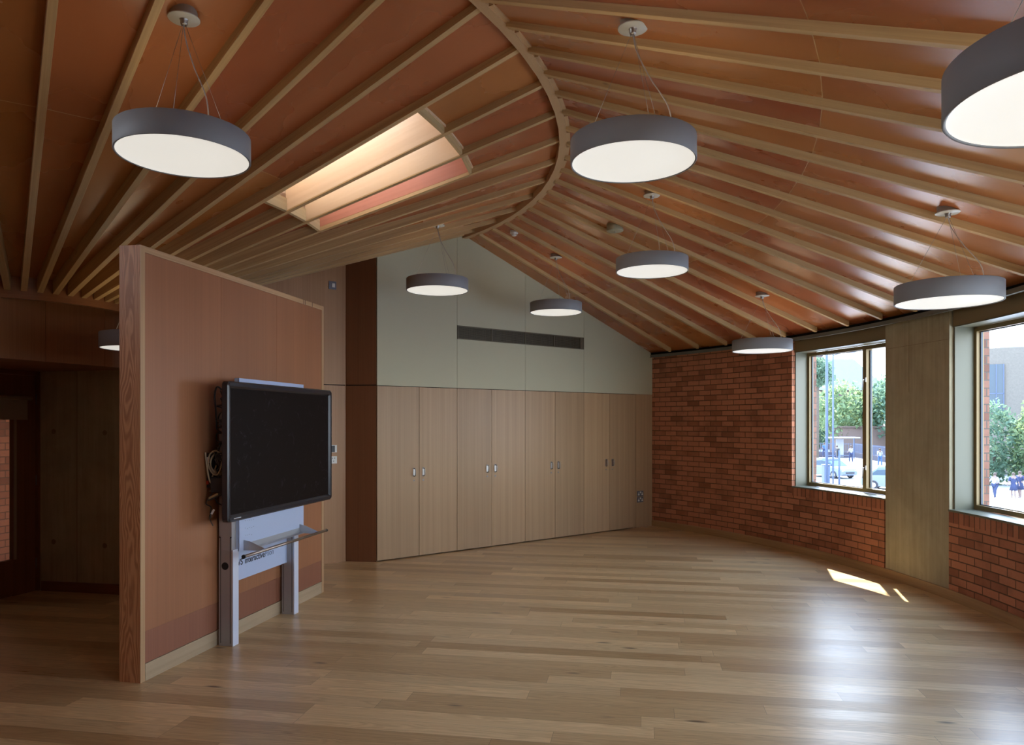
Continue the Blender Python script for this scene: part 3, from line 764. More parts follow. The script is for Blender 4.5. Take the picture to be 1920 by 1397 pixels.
leaf = m.build('door_leaf', 'door', dr_)
m = MB(); m.box(D0 + DD * (p0 - .03) + Vector((0, 0, z0)), DD * .028, DN * .006, (0, 0, z1 - z0)); m.build('glazing_bead', 'blind', leaf)
m = MB(); q0 = D0 + DD * p0 + DN * -.02; q1 = D0 + DD * p1 + DN * -.02
m.quad([q0 + Vector((0, 0, z0)), q1 + Vector((0, 0, z0)), q1 + Vector((0, 0, z1)), q0 + Vector((0, 0, z1))]); m.build('pane', 'glass', leaf, fix=False)
for z in (.27, 1.08, 1.87):
    m = MB(); m.tube([D0 + DD * .004 + DN * .005 + Vector((0, 0, z - .05)), D0 + DD * .004 + DN * .005 + Vector((0, 0, z + .05))], .007, 8); m.build('hinge', 'grey_plate', leaf)
bl = empty('roller_blind', D0 + DD * .45 + DN * .04 + Vector((0, 0, 1.88)), 0, 'beige roller blind pulled down a little over the glazed door', 'blind')
m = MB(); b0 = D0 + DN * .045 + Vector((0, 0, 1.875)); m.tube([b0 + DD * .10, b0 + DD * .88], .023, 16); m.build('roller', 'blind', bl)
m = MB(); b0 = D0 + DN * .055 + Vector((0, 0, 1.67)); m.box(b0 + DD * .15, DD * .68, DN * .002, (0, 0, .20)); m.box(b0 + DD * .15 + DN * -.003, DD * .68, DN * .008, (0, 0, .016)); m.build('cloth', 'blind', bl)
# brick garden wall seen through the door glass
m = MB(); W0 = D0 + DN * -1.05 + DD * -1.6; m.box(W0 + Vector((0, 0, -.4)), DD * 3.6, DN * -.2, (0, 0, 3.3), 0)
gw = m.build('wall_yard', 'brick_yard'); struct(gw)
m = MB(); m.box(D0 + DN * -.13 + DD * -1.6 + Vector((0, 0, 2.45)), DD * 3.6, DN * -1.3, (0, 0, .08)); m.box(D0 + DN * -.10 + DD * -1.62 + Vector((0, 0, -.4)), DD * .05, DN * -1.3, (0, 0, 2.95)); m.box(D0 + DN * -.14 + DD * 1.5 + Vector((0, 0, -.4)), DD * .05, DN * -.90, (0, 0, 2.95)); struct(m.build('yard_light_block', 'concrete_dark'))  # unseen roof and end walls added to keep daylight off the yard
# end wall behind the viewer
m = MB(); m.box((-7.4, -2.15, 0), (2.2, 0, 0), (0, .25, 0), (0, 0, 3.2), 2); struct(m.build('wall_front', 'veneer_wall'))

# ------------------------------------------------------------------ free-standing partition
PA = Vector((-2.343, 4.685, 0)); PD = Vector((.201, .9796, 0)).normalized(); PN = Vector((PD.y, -PD.x, 0)); PT = .153; PL = 2.572; PH = 2.768
def W(s_, n_, z_=0.0): return PA + PD * s_ + PN * n_ + Vector((0, 0, z_))
def pbox(m, s0, s1, n0, n1, z0, z1, grain=0, mi=0): return m.box(W(s0, n0, z0), PD * (s1 - s0), PN * (n1 - n0), (0, 0, z1 - z0), grain, mi)
pt = empty('partition', W(PL / 2, -PT / 2), atan2(PD.y, PD.x), 'free-standing veneered timber partition standing behind the large screen', 'partition')
m = MB(); pbox(m, .0, .03, -PT, -.004, 0, PH, 2); m.build('end_board', 'fir_end', pt, bevel=.001)
m = MB(); pbox(m, .0, .042, -.0045, 0, 0, PH, 2); pbox(m, PL - .042, PL, -PT, 0, 0, PH, 2); m.build('edge_strip', 'oak_strip', pt)
m = MB(); pbox(m, .042, PL - .042, -PT, 0, PH - .040, PH, 0)
m.build('top_strip', 'oak_strip', pt)
for sx in (2.16, 2.19, 2.33):
    m = MB(); pbox(m, sx, sx + .006, -.002, .0008, PH - .040, PH + .0008); m.build('slot', 'slot', pt)
m = MB(); pbox(m, .03, PL - .03, -PT + .012, -.016, .0, PH - .03); m.build('core', 'dark_gap', pt)
for (x0, x1) in ((.044, .872), (.874, 1.686), (1.688, PL - .044)):
    m = MB(); pbox(m, x0, x1, -.018, -.003, .315, PH - .041, 2); m.build('veneer_panel', 'veneer_red', pt)
    m = MB(); pbox(m, x0, x1, -.018, -.0035, .112, .314, 2); m.build('kick_panel', 'veneer_low', pt)
m = MB(); pbox(m, .044, PL - .044, -PT + .0, -PT + .014, .0, PH - .041, 2); m.build('back_panel', 'veneer_red', pt)
m = MB(); pbox(m, .046, PL - .044, -.018, -.001, .0, .108, 0); m.build('skirting', 'oak_base', pt)

# ------------------------------------------------------------------ interactive screen and its stand
sc_ = empty('screen_stand', W(1.33, .09), atan2(PD.y, PD.x), 'silver column stand with two legs and pen rail, under the large black screen', 'stand')
for s0 in (.812, 1.733):
    m = MB(); pbox(m, s0, s0 + .070, .017, .125, 0, .705, 2); lg = m.build('leg', 'silver_side', sc_, bevel=.002)
    m = MB(); pbox(m, s0 - .002, s0 + .072, .125, .137, .0, .708, 2); m.build('leg_cover', 'leg_white', lg, bevel=.003)
    m = MB(); pbox(m, s0 - .0015, s0, .033, .036, .02, .80); pbox(m, s0 - .0015, s0, .110, .113, .02, .80); m.build('groove', 'slot', lg)
    m = MB(); pbox(m, s0 + .002, s0 + .066, .019, .122, .705, 1.72, 2); m.build('lift_column', 'silver_side', sc_)
m = MB(); c = W(.811, .070, .588); n_ = 28
m.quad([c + PN * (.028 * cos(2 * pi * j / n_)) + Vector((0, 0, .028 * sin(2 * pi * j / n_))) for j in range(n_)])
m.build('cover_cap', 'slot', sc_, fix=False)
for q in (.028, .118):
    m = MB(); c = W(.8105, q, .80); m.quad([c + PN * (.006 * cos(2 * pi * j / n_)) + Vector((0, 0, .006 * sin(2 * pi * j / n_))) for j in range(n_)])
    m.build('bolt', 'slot', sc_, fix=False)
m = MB(); pbox(m, .884, 1.731, .060, .066, .445, .76); lp = m.build('lower_plate', 'white_metal', sc_)
m = MB(); pbox(m, .870, 1.875, .142, .148, .690, 1.975); pbox(m, .870, .874, .11, .148, .690, 1.975); m.build('back_plate', 'white_metal', sc_)
m = MB(); pbox(m, .93, 1.80, .148, .195, .690, .694); pbox(m, .93, 1.80, .148, .152, .690, .735); m.build('shelf_channel', 'silver', sc_)
for sx in (.93, 1.80):
    m = MB()
    pts = [W(sx, .148, .688), W(sx, .148, .765), W(sx, .20, .755), W(sx, .325, .705), W(sx, .325, .688)]
    m.quad(pts); m.quad([p + PD * .004 for p in pts][::-1])
    for i in range(5): m.quad([pts[i], pts[(i + 1) % 5], pts[(i + 1) % 5] + PD * .004, pts[i] + PD * .004])
    m.build('bracket', 'silver', sc_)
m = MB(); m.tube([W(.640, .33, .698), W(1.935, .33, .698)], .0115, 14); rd = m.build('pen_rail', 'rod', sc_)
m = MB(); m.tube([W(.628, .33, .698), W(.642, .33, .698)], .0145, 14); m.build('end_cap', 'black', rd)
m = MB(); m.tube([W(1.934, .33, .698), W(1.945, .33, .698)], .0135, 14); m.build('end_cap', 'black', rd)
def text(body, s0, z, size, mat, parent, name):
    cu = bpy.data.curves.new(name, 'FONT'); cu.body = body; cu.size = size; cu.extrude = .0004; cu.align_x = 'LEFT'
    if mat == 'text': cu.offset = size * .018
    o = bpy.data.objects.new(name, cu); COL.objects.link(o)
    X = PD; Y = Vector((0, 0, 1)); Z = PN
    mtx = Matrix(((X.x, Y.x, Z.x, 0), (X.y, Y.y, Z.y, 0), (X.z, Y.z, Z.z, 0), (0, 0, 0, 1)))
    dg = bpy.context.evaluated_depsgraph_get(); me = bpy.data.meshes.new_from_object(o.evaluated_get(dg))
    bpy.data.objects.remove(o); me.transform(Matrix.Translation(W(s0, .0666, z)) @ mtx)
    me.materials.clear(); me.materials.append(M[mat]); wid = max((v.co - W(s0, .0666, z)).dot(PD) for v in me.vertices)
    ob = bpy.data.objects.new(name, me); COL.objects.link(ob); ob.parent = parent; relocate(ob, parent); return wid
w1_ = text('VS', .980, .558, .068, 'text', lp, 'lettering')
w2_ = text('interactive', 1.079, .558, .0690, 'text', lp, 'lettering')
text('Pilon', 1.079 + w2_ + .004, .558, .0690, 'text_light', lp, 'lettering')
# faint dotted marks on the plate
for i in range(14):
    m = MB(); sx = .95 + (i % 5) * .028 + random.uniform(-.004, .004); zz = .905 - (i // 5) * .055 - random.uniform(0, .01); pbox(m, sx, sx + .011, .1481, .1484, zz, zz + .003)
    m.build('printed_mark', 'text_light', sc_)

scr = empty('interactive_screen', W(1.42, .2, .94), atan2(PD.y, PD.x), 'large black interactive screen with dusty face, mounted on the silver stand', 'screen')
S0, S1, N0, N1, Z0, Z1 = .592, 2.253, .172, .238, .938, 1.938
def rrect(s0, s1, z0, z1, rad, n_, k=6):
    pts = []
    for (cs_, cz, a0) in ((s1 - rad, z1 - rad, 0), (s0 + rad, z1 - rad, 90), (s0 + rad, z0 + rad, 180), (s1 - rad, z0 + rad, 270)):
        for i in range(k + 1):
            a = R(a0 + 90 * i / k); pts.append(W(cs_ + rad * cos(a), n_, cz + rad * sin(a)))
    return pts
def loft(m, loops, mi=0, cap0=True, cap1=True):
    for a, b in zip(loops, loops[1:]):
        n = len(a)
        for i in range(n): m.quad([a[i], a[(i + 1) % n], b[(i + 1) % n], b[i]], None, mi)
    if cap0: m.quad(loops[0], None, mi)
    if cap1: m.quad(loops[-1][::-1], None, mi)
m = MB()
loft(m, [rrect(S0 + .02, S1 - .02, Z0 + .02, Z1 - .02, .02, N0), rrect(S0, S1, Z0, Z1, .03, N0 + .015), rrect(S0, S1, Z0, Z1, .03, N1 - .010), rrect(S0 + .010, S1 - .010, Z0 + .010, Z1 - .010, .024, N1),
         rrect(S0 + .030, S1 - .030, Z0 + .034, Z1 - .034, .012, N1 - .002), rrect(S0 + .046, S1 - .046, Z0 + .050, Z1 - .050, .002, N1 - .018)], cap1=False)
m.build('bezel', 'bezel', scr)
m = MB(); pbox(m, S0 + .044, S1 - .044, N1 - .026, N1 - .0175, Z0 + .048, Z1 - .048); m.build('display', 'screen', scr)
m = MB(); pbox(m, S0 + .10, S1 - .10, .149, N0 + .004, Z0 + .12, Z1 - .12); m.build('rear_housing', 'black', scr)
m = MB(); pbox(m, S0 + .07, S0 + .16, N1 - .0015, N1 - .0008, Z0 + .016, Z0 + .026); m.build('brand_strip', 'silver', scr)
# cable clutter behind the near edge of the screen
def spline(pts, n=8):
    pts = [Vector(p) for p in pts]; out = []
    for i in range(len(pts) - 1):
        p0, p1, p2, p3 = pts[max(i - 1, 0)], pts[i], pts[i + 1], pts[min(i + 2, len(pts) - 1)]
        for k in range(n):
            t = k / n; out.append(.5 * ((2 * p1) + (p2 - p0) * t + (2 * p0 - 5 * p1 + 4 * p2 - p3) * t * t + (3 * p1 - p0 - 3 * p2 + p3) * t ** 3))
    return out + [pts[-1]]
CS = .66                                                              # plane of the clutter, just before the stand leg
def Wc(s_, n_, z_): return W(s_, n_, z_ + .10)
def pboxc(m, s0, s1, n0, n1, z0, z1): return pbox(m, s0, s1, n0, n1, z0 + .10, z1 + .10)
coil = []
for i in range(90):
    a = 2 * pi * i / 17.0; rr = .060 + .012 * sin(i * .37) + .010 * cos(i * .11)
    coil.append(Wc(CS + .01 * sin(i * .7) + .0007 * i, .088 + rr * .82 * cos(a), 1.235 + rr * 1.35 * sin(a)))
m = MB(); m.tube([Wc(CS, .17, 1.40), Wc(CS, .15, 1.34)] + coil + [Wc(CS + .02, .04, 1.12), Wc(CS + .02, .075, 1.06), Wc(CS + .03, .02, 1.05)], .0058, 6)
tag(m.build('coiled_cable', 'cream'), 'cream cable coiled and hung behind the near edge of the black screen', 'cable')
m = MB(); m.tube(spline([Wc(CS, .00 + .01, 1.33), Wc(CS, .02, 1.25), Wc(CS, .05, 1.12), Wc(CS, .12, 1.11), Wc(CS, .16, 1.20)]), .006, 6)
tag(m.build('loose_cable', 'cream'), 'single cream cable looping outside the coil beside the black screen', 'cable')
m = MB(); rnd = random.Random(3)
path = []
for i in range(46):
    z = 1.78 - i * .0165; path.append(Wc(CS + .02 * rnd.random(), .115 + .030 * rnd.uniform(-1, 1) + (.01 if i < 14 else -.004), z + .02 * rnd.uniform(-1, 1)))
m.tube(spline(path, 3), .0052, 6)
path = [Wc(CS + .03 * rnd.random(), .125 + .045 * rnd.uniform(-1, 1), 1.27 + .075 * rnd.uniform(-1, 1)) for i in range(26)]
m.tube(spline(path, 5), .006, 6)
m.tube(spline([Wc(CS, .14, 1.78), Wc(CS, .105, 1.80), Wc(CS, .085, 1.74), Wc(CS, .095, 1.62), Wc(CS, .10, 1.50)]), .0065, 6)
m.tube(spline([Wc(CS, .12, 1.10), Wc(CS, .05, 1.02), Wc(CS, .015, .965), Wc(CS, .055, .94), Wc(CS, .05, .90), Wc(CS, .055, .86)]), .004, 6)
m.tube(spline([Wc(CS, .14, 1.10), Wc(CS, .09, 1.0), Wc(CS, .15, .955), Wc(CS, .17, 1.02)]), .004, 6)
m.tube(spline([Wc(CS, .055, .90), Wc(CS + .02, .03, .86), Wc(CS + .04, .045, .80)]), .0035, 6)
tag(m.build('black_cables', 'black'), 'tangle of thin black cables hanging down behind the near edge of the screen', 'cables')
m = MB(); pboxc(m, CS - .01, CS + .05, .055, .165, 1.045, 1.155); tag(m.build('power_brick', 'black', bevel=.008), 'black power brick hung in the cables below the cream coil', 'power supply')
bx = empty('cable_box', Wc(.73, .035, 1.20), 0, 'dark wall box with white tag and red plug behind the cream cable', 'box')
m = MB(); pboxc(m, CS + .03, CS + .10, .0, .060, 1.075, 1.325); m.build('case', 'black', bx, bevel=.003)
m = MB(); pboxc(m, CS + .02, CS + .03, -.003 + .004, .030, 1.255, 1.295); m.build('tag', 'label_white', bx)
m = MB(); pboxc(m, CS + .018, CS + .03, .006, .022, 1.10, 1.125); m.build('plug', 'red', bx)
m = MB(); m.box(Wc(CS - .02, .045, .985), PD * .03, PN * .12 + Vector((0, 0, .055)), (0, 0, .022)); m.box(Wc(CS - .021, .05, .995), PD * .002, PN * .075 + Vector((0, 0, .035)), (0, 0, .016), mi=1)
tag(m.build('adaptor', ['black', 'brass'], bevel=.002), 'long thin adaptor with a brass strip lying aslant below the power brick', 'adaptor')
m = MB(); m.box(Wc(CS - .01, .058, .893), PN * .014 + Vector((0, 0, -.006)), PD * .001, PN * .022 + Vector((0, 0, .034))); tag(m.build('cable_label', 'label_white', fix=False), 'small white paper label on a black cable under the screen corner', 'label')
m = MB(); pbox(m, .80, .807, .036, .062, 1.60, 1.66); m.build('catch_plate', 'grey_plate', sc_)

# ------------------------------------------------------------------ pendant lamps
LR = .326; LH = .125
def make_lamp(loc, ztop, name, label):
    """loc.z is the bottom of the shade, ztop the plywood above"""
    root = empty('pendant_lamp', loc, R(-95) + random.uniform(-.35, .35), label, 'lamp', 'round pendant lamps'); x, y, z = loc
    inv = root
    a0 = root.rotation_euler.z
    def l2w(px, py, pz): return Vector((x + px * cos(a0) - py * sin(a0), y + px * sin(a0) + py * cos(a0), z + pz))
    m = MB(); m.lathe([(LR - .010, .004), (LR - .003, 0.0), (LR, .003), (LR, LH - .003), (LR - .003, LH), (LR - .022, LH), (LR - .022, LH - .012), (LR - .010, LH - .012)], (x, y, z), 96, close=True)
    m.build('shade', 'shade', root)
    m = MB(); m.lathe([(0.0001, .012), (LR * .55, .0125), (LR - .022, .009), (LR - .010, .0045)], (x, y, z), 72); m.build('diffuser', 'diffuser', root)
    m = MB(); m.disc((x, y, z + LH - .010), LR - .024, 72, up=True); m.build('uplight', 'uplight', root, fix=False)
    H = ztop - z
    zc = H - .026
    m = MB(); m.lathe([(.0001, 0), (.076, 0), (.078, .002), (.078, .008), (.066, .008), (.066, .095), (.0001, .095)], (x, y, z + zc), 40)
    can = m.build('canopy', 'canopy', root)
    m = MB(); m.lathe([(.0001, -.028), (.015, -.028), (.018, -.020), (.018, -.006), (.022, 0.0)], (x, y, z + zc), 20); m.build('hub', 'chrome', can)
    for k in range(3):
        a = R(30 + 120 * k); m = MB(); m.tube([l2w(.006 * cos(a), .006 * sin(a), zc - .02), l2w(.245 * cos(a), .245 * sin(a), LH - .006)], .0011, 5); m.build('suspension_wire', 'wire', root)
        m = MB(); q = l2w(.245 * cos(a), .245 * sin(a), LH - .008); m.tube([q, q + Vector((0, 0, .028))], .0045, 8); m.build('wire_grip', 'chrome', root)
    a = R(75); m = MB()
    e = .21
    m.tube(spline([l2w(.004, 0, zc - .02), l2w(e * .10 * cos(a), e * .10 * sin(a), zc * .80 + .02), l2w(e * .42 * cos(a), e * .42 * sin(a), zc * .55 + .05), l2w(e * .88 * cos(a), e * .88 * sin(a), zc * .28 + .07), l2w(e * cos(a), e * sin(a), LH - .006)], 7), .0034, 7)
    m.build('power_cord', 'cable', root)
    return root
LAMPS = [(-1.688, 3.822, 3.007, 'L', 'round grey pendant lamp hanging left of the skylight, in front of the partition'),
         (-.785, 7.82, 3.027, 'L', 'round grey pendant lamp hanging beyond the screen before the left part of the gable wall'),
         (-2.98, 6.02, 2.237, 'L', 'round grey pendant lamp half hidden behind the partition'),
         (.632, 3.885, 3.000, 'R', 'large-looking grey pendant lamp hanging below the middle of the curved ridge beam'),
         (1.276, 6.775, 3.016, 'R', 'round grey pendant lamp hanging mid-room, just right of the olive ceiling disc'),
         (.551, 9.323, 3.018, 'R', 'round grey pendant lamp hanging before the ventilation grille'),
         (2.940, 5.010, 2.452, 'R', 'round grey pendant lamp hanging low in front of the concrete column head'),
         (2.826, 8.395, 2.447, 'R', 'round grey pendant lamp hanging low at the end of the brick wall'),
         (1.452, 1.861, 2.453, 'R', 'nearest round pendant lamp, cut off by the right edge of the picture')]
for (x, y, z, sd, lb) in LAMPS:
    r = hypot(x - CX, y - CY); make_lamp((x, y, z), (fL(r) if sd == 'L' else fR(r)), 'pendant_lamp', lb)

# smoke detectors
r = 4.978; a = 29.54; p = P(5.02, 29.5); zc = fR(5.02)
t = empty('smoke_detector', (p.x, p.y, zc), 0, 'small white smoke detector on the ceiling beside the ridge beam', 'detector')
m = MB(); m.lathe([(.0001, .03), (.05, .03), (.052, -.012), (.048, -.022), (.030, -.026), (.028, -.046), (.02, -.05), (.0001, -.05)], (p.x, p.y, zc), 28); m.build('body', 'white_plastic', t)
m = MB()
for k in range(8):
    aa = 2 * pi * k / 8; m.box((p.x + .0285 * cos(aa) - .003, p.y + .0285 * sin(aa) - .003, zc - .042), (.006, 0, 0), (0, .006, 0), (0, 0, .010))
m.build('vent_slot', 'slot', t)
p = P(5.62, 14.4); zc = fR(5.62)
t = empty('ceiling_disc', (p.x, p.y, zc), 0, 'shallow olive drum fixed to the ceiling left of the middle pendant lamp', 'detector')
m = MB(); m.lathe([(.0001, .06), (.086, .06), (.090, -.045), (.084, -.052), (.0001, -.054)], (p.x, p.y, zc), 40); m.build('body', 'olive', t)
m = MB(); m.lathe([(.0001, -.064), (.010, -.062), (.012, -.052)], (p.x, p.y, zc), 14); m.build('button', 'chrome', t)

# ------------------------------------------------------------------ the street outside, blue haze tinted into many of its colours
ZG = -2.85
M['asphalt'] = plain('sunlit_street', (.36, .38, .41), .85, var=.10, scale=.5, spec=.2)
M['paving'] = plain('pale_paving', (.30, .31, .33), .85, var=.08, scale=.8, spec=.2)
M['pole'] = plain('blue_grey_pole', (.055, .08, .14), .5)
M['house_brick'] = plain('red_brick_house', (.085, .05, .05), .85, var=.2, scale=3)
M['slate'] = plain('slate_roof', (.075, .10, .14), .7, var=.15, scale=2)
M['tan_brick'] = plain('tan_brick_building', (.135, .120, .10), .85, var=.25, scale=9)
M['pale_glass'] = plain('pale_blue_cladding', (.30, .38, .42), .3)
M['dark_glass'] = plain('dark_window', (.02, .045, .07), .2)
M['car_white'] = plain('white_car_paint', (.13, .155, .20), .2, 0.0)
M['tyre'] = plain('tyre', (.02, .02, .025), .7)
M['bark'] = plain('bark', (.10, .08, .06), .9, var=.3)
M['skin'] = plain('skin', (.18, .12, .10), .6)
M['hair'] = plain('dark_hair', (.05, .03, .02), .6)
M['navy'] = plain('navy_cloth', (.02, .03, .08), .8)
M['white_cloth'] = plain('white_cloth', (.28, .30, .34), .8)
M['blue_cloth'] = plain('blue_cloth', (.04, .09, .2), .8)
M['wallstone'] = plain('low_brick_wall', (.05, .045, .06), .9, var=.2)
M['shed'] = plain('brown_shed', (.11, .075, .06), .85, var=.1)
def leaf_mat(name, c1, c2):
    n = NT(name); tc = n.n('ShaderNodeTexCoord').outputs['Object']; f = n.noise(tc, .8, 5, .7)
    sp = n.noise(tc, 5.0, 2, .6)
    n.set(n.mix(n.ramp(n.math('ADD', n.math('MULTIPLY', f, .6), n.math('MULTIPLY', sp, .4)), (.35, 0.0), (.65, 1.0)), (*c1, 1), (*c2, 1)), .55, spec=.3)
    t = n.n('ShaderNodeBsdfTranslucent'); t.inputs[0].default_value = (*[min(1, x * 1.25) for x in c2], 1)
    mx = n.n('ShaderNodeMixShader'); mx.inputs[0].default_value = .45; n.l(n.b.outputs[0], mx.inputs[1]); n.l(t.outputs[0], mx.inputs[2]); n.l(mx.outputs[0], n.out.inputs[0]); return n.m
M['leaf_a'] = leaf_mat('sunlit_leaves', (.05, .11, .06), (.20, .26, .12))
M['leaf_b'] = leaf_mat('dense_leaves', (.035, .09, .07), (.14, .21, .13))

m = MB(); m.prism([(10, -40), (220, -40), (220, 220), (-60, 220), (-60, 14), (5.3, 14), (5.3, 6)], ZG - .2, ZG); struct(m.build('ground', 'asphalt'))
m = MB(); m.prism([(31.5, 80), (48, 98), (90, 98), (90, 20), (34.2, 20), (30.5, 44)], ZG, ZG + .12)
struct(m.build('pavement', 'paving'))

def thing_pole(x, y, h, r, label, cat='pole', name='street_pole'):
    m = MB(); m.tube([(x, y, ZG), (x, y, ZG + h)], r, 12); return tag(m.build(name, 'pole'), label, cat)
thing_pole(22.33, 52.7, 12.0, .095, 'thick blue-grey pole in the street, left of the street lamp')
sl = empty('street_lamp', (22.56, 52.2, ZG), 0, 'slim street lamp with its arm reaching right, seen through the first window', 'street lamp')
m = MB(); m.tube([(22.56, 52.2, ZG), (22.56, 52.2, 6.45)], .06, 12); m.build('post', 'pole', sl)
m = MB(); m.tube([(22.56, 52.2, 6.30), (22.9, 52.2, 6.42), (23.3, 52.2, 6.55)], .035, 8); m.build('arm', 'pole', sl)
m = MB(); m.lathe([(.0001, -.02), (.16, .0), (.2, .06), (.14, .12), (.0001, .14)], (0, 0, 0), 20); m.v = [(23.7 + x * 2.6, 52.2 + y, 6.52 + z) for x, y, z in m.v]; m.build('lantern', 'pole', sl)
tp = empty('traffic_signal', (22.9, 52.1, ZG), 0, 'short signal post with a dark head, right of the street lamp post', 'traffic signal')
m = MB(); m.tube([(22.95, 52.1, ZG), (22.95, 52.1, -.35)], .07, 12); m.build('post', 'pole', tp)
m = MB(); m.abox(22.80, 23.02, 52.15, 52.35, -.75, -.2); m.build('signal_head', 'black', tp, bevel=.03)
m = MB(); m.abox(22.55, 22.95, 53.6, 54.1, ZG, ZG + 1.35); m.abox(22.50, 23.0, 53.55, 54.15, ZG + 1.35, ZG + 1.41)
tag(m.build('street_cabinet', 'pole', bevel=.02), 'dark blue-grey street cabinet standing behind the three poles', 'cabinet')
# bus shelter
bs = empty('bus_shelter', (39.0, 88, ZG), 0, 'pale bus shelter with a flat roof across the street', 'shelter')
m = MB(); m.abox(37.4, 40.9, 87.2, 88.8, -.28, -.14); m.build('roof', 'paving', bs)
for x in (37.5, 40.7):
    m = MB(); m.abox(x, x + .12, 88.5, 88.62, ZG, -.28); m.build('post', 'pole', bs)
m = MB(); m.abox(38.6, 39.5, 88.5, 88.56, ZG + .3, -.4); m.build('poster_panel', 'paving', bs)
m = MB(); m.abox(37.6, 40.7, 88.3, 88.5, ZG + .45, ZG + .52); m.build('bench', 'pole', bs)
# fence on a low wall
def path_wall(pts, z0, z1, th, name, mat, label, cat):
    m = MB()
    for a, b in zip(pts, pts[1:]):
        a, b = Vector((*a, 0)), Vector((*b, 0)); t = b - a; n = Vector((t.y, -t.x, 0)).normalized() * th; m.box(a + Vector((0, 0, z0)), t, n, (0, 0, z1 - z0))
    return tag(m.build(name, mat), label, cat)
FP = [(36.9, 97), (42.6, 92), (40.6, 80), (44, 66), (60, 50)]
path_wall(FP, ZG, ZG + .7, .3, 'low_wall', 'wallstone', 'low dark brick wall under the railings across the street', 'wall')
fe = empty('railings', (42, 90, ZG + .7), 0, 'dark metal railings standing on the low wall across the street', 'fence')
m = MB(); r_ = MB()
for a, b in zip(FP, FP[1:]):
    a, b = Vector((*a, 0)), Vector((*b, 0)); L = (b - a).length; n_ = int(L / .28)
    nn = Vector(((b - a).y, -(b - a).x, 0)).normalized() * .15
    for i in range(n_): 
        p = a + (b - a) * (i / n_) + nn; m.abox(p.x - .018, p.x + .018, p.y - .018, p.y + .018, ZG + .7, ZG + 1.85)
    for z in (ZG + .82, ZG + 1.72): r_.box(a + nn + Vector((0, 0, z)), b - a, (.0, .04, 0), (0, 0, .04))
o = m.build('bars', 'pole', fe, fix=False); o['kind'] = 'stuff'; r_.build('rail', 'pole', fe)

# houses
hs = empty('brick_house', (56, 122, ZG), 0, 'red brick house with a slate gable roof behind the trees', 'house')
m = MB(); m.abox(49.0, 60.0, 120, 130, ZG, 7.0); m.build('wall', 'house_brick', hs)
m = MB()
a, b, c_, d = (48.4, 119.5, 6.8), (60.6, 119.5, 6.8), (60.6, 130.5, 6.8), (48.4, 130.5, 6.8); e, f = (51.6, 125, 12.2), (57.5, 125, 12.2)
for q in ((a, b, f, e), (c_, d, e, f), (b, c_, f), (d, a, e), (a, d, c_, b)): m.quad(q)
m.build('roof', 'slate', hs, fix=False)
m = MB(); m.abox(51.4, 52.1, 124.5, 125.5, 11.5, 13.2); m.build('chimney', 'house_brick', hs)
for x in (49.6, 51.6, 54.5):
    m = MB(); m.abox(x, x + 1.1, 119.9, 119.99, 4.3, 6.2); w_ = m.build('window', 'white_cloth', hs)
    m = MB(); m.abox(x + .12, x + .98, 119.86, 119.9, 4.45, 6.05); m.build('pane', 'dark_glass', w_)
tb = empty('brick_building', (44, 62, ZG), 0, 'tan brick building with tall dark window behind the hedge, right window', 'building')
m = MB(); BX, BY = Vector((38.0, 62.5, 0)), Vector((46.5, 57.5, 0)); t = BX - BY; n_ = Vector((-t.y, t.x, 0)).normalized() * -9
if n_.y < 0: n_ = -n_
m.box(BY + t * -.8 + Vector((0, 0, ZG)), t * 1.82, n_, (0, 0, 7.75 - ZG)); m.build('wall', 'tan_brick', tb)
tt = (BX - BY).normalized(); on = -n_.normalized()
for k, s_ in enumerate((1.75, 5.6)):
    w0 = BX - tt * (s_ + 1.1) + on * .03; m = MB(); m.box(w0 + Vector((0, 0, 2.4)), tt * 1.1, on * .05, (0, 0, 4.0)); w_ = m.build('window', 'dark_glass', tb)
    m = MB(); m.box(w0 + on * .05 + Vector((0, 0, 2.4)), tt * .07, on * .06, (0, 0, 4.0)); m.box(w0 + on * .05 + tt * .52 + Vector((0, 0, 2.4)), tt * .07, on * .06, (0, 0, 4.0)); m.box(w0 + on * .05 + Vector((0, 0, 3.95)), tt * 1.1, on * .06, (0, 0, .08)); m.build('mullion', 'pole', w_)
m = MB(); m.box(BX - tt * 10 + n_ * .12 + Vector((0, 0, 7.75)), tt * 7.4, n_ * .7, (0, 0, 1.5)); m.build('roof_storey', 'pale_glass', tb)
m = MB(); m.abox(44.5, 54, 100, 104, ZG, .9); m.abox(44.2, 54.3, 99.7, 104.3, .9, 1.05); tag(m.build('shed', 'shed'), 'low brown outbuilding behind the railings under the trees', 'building')

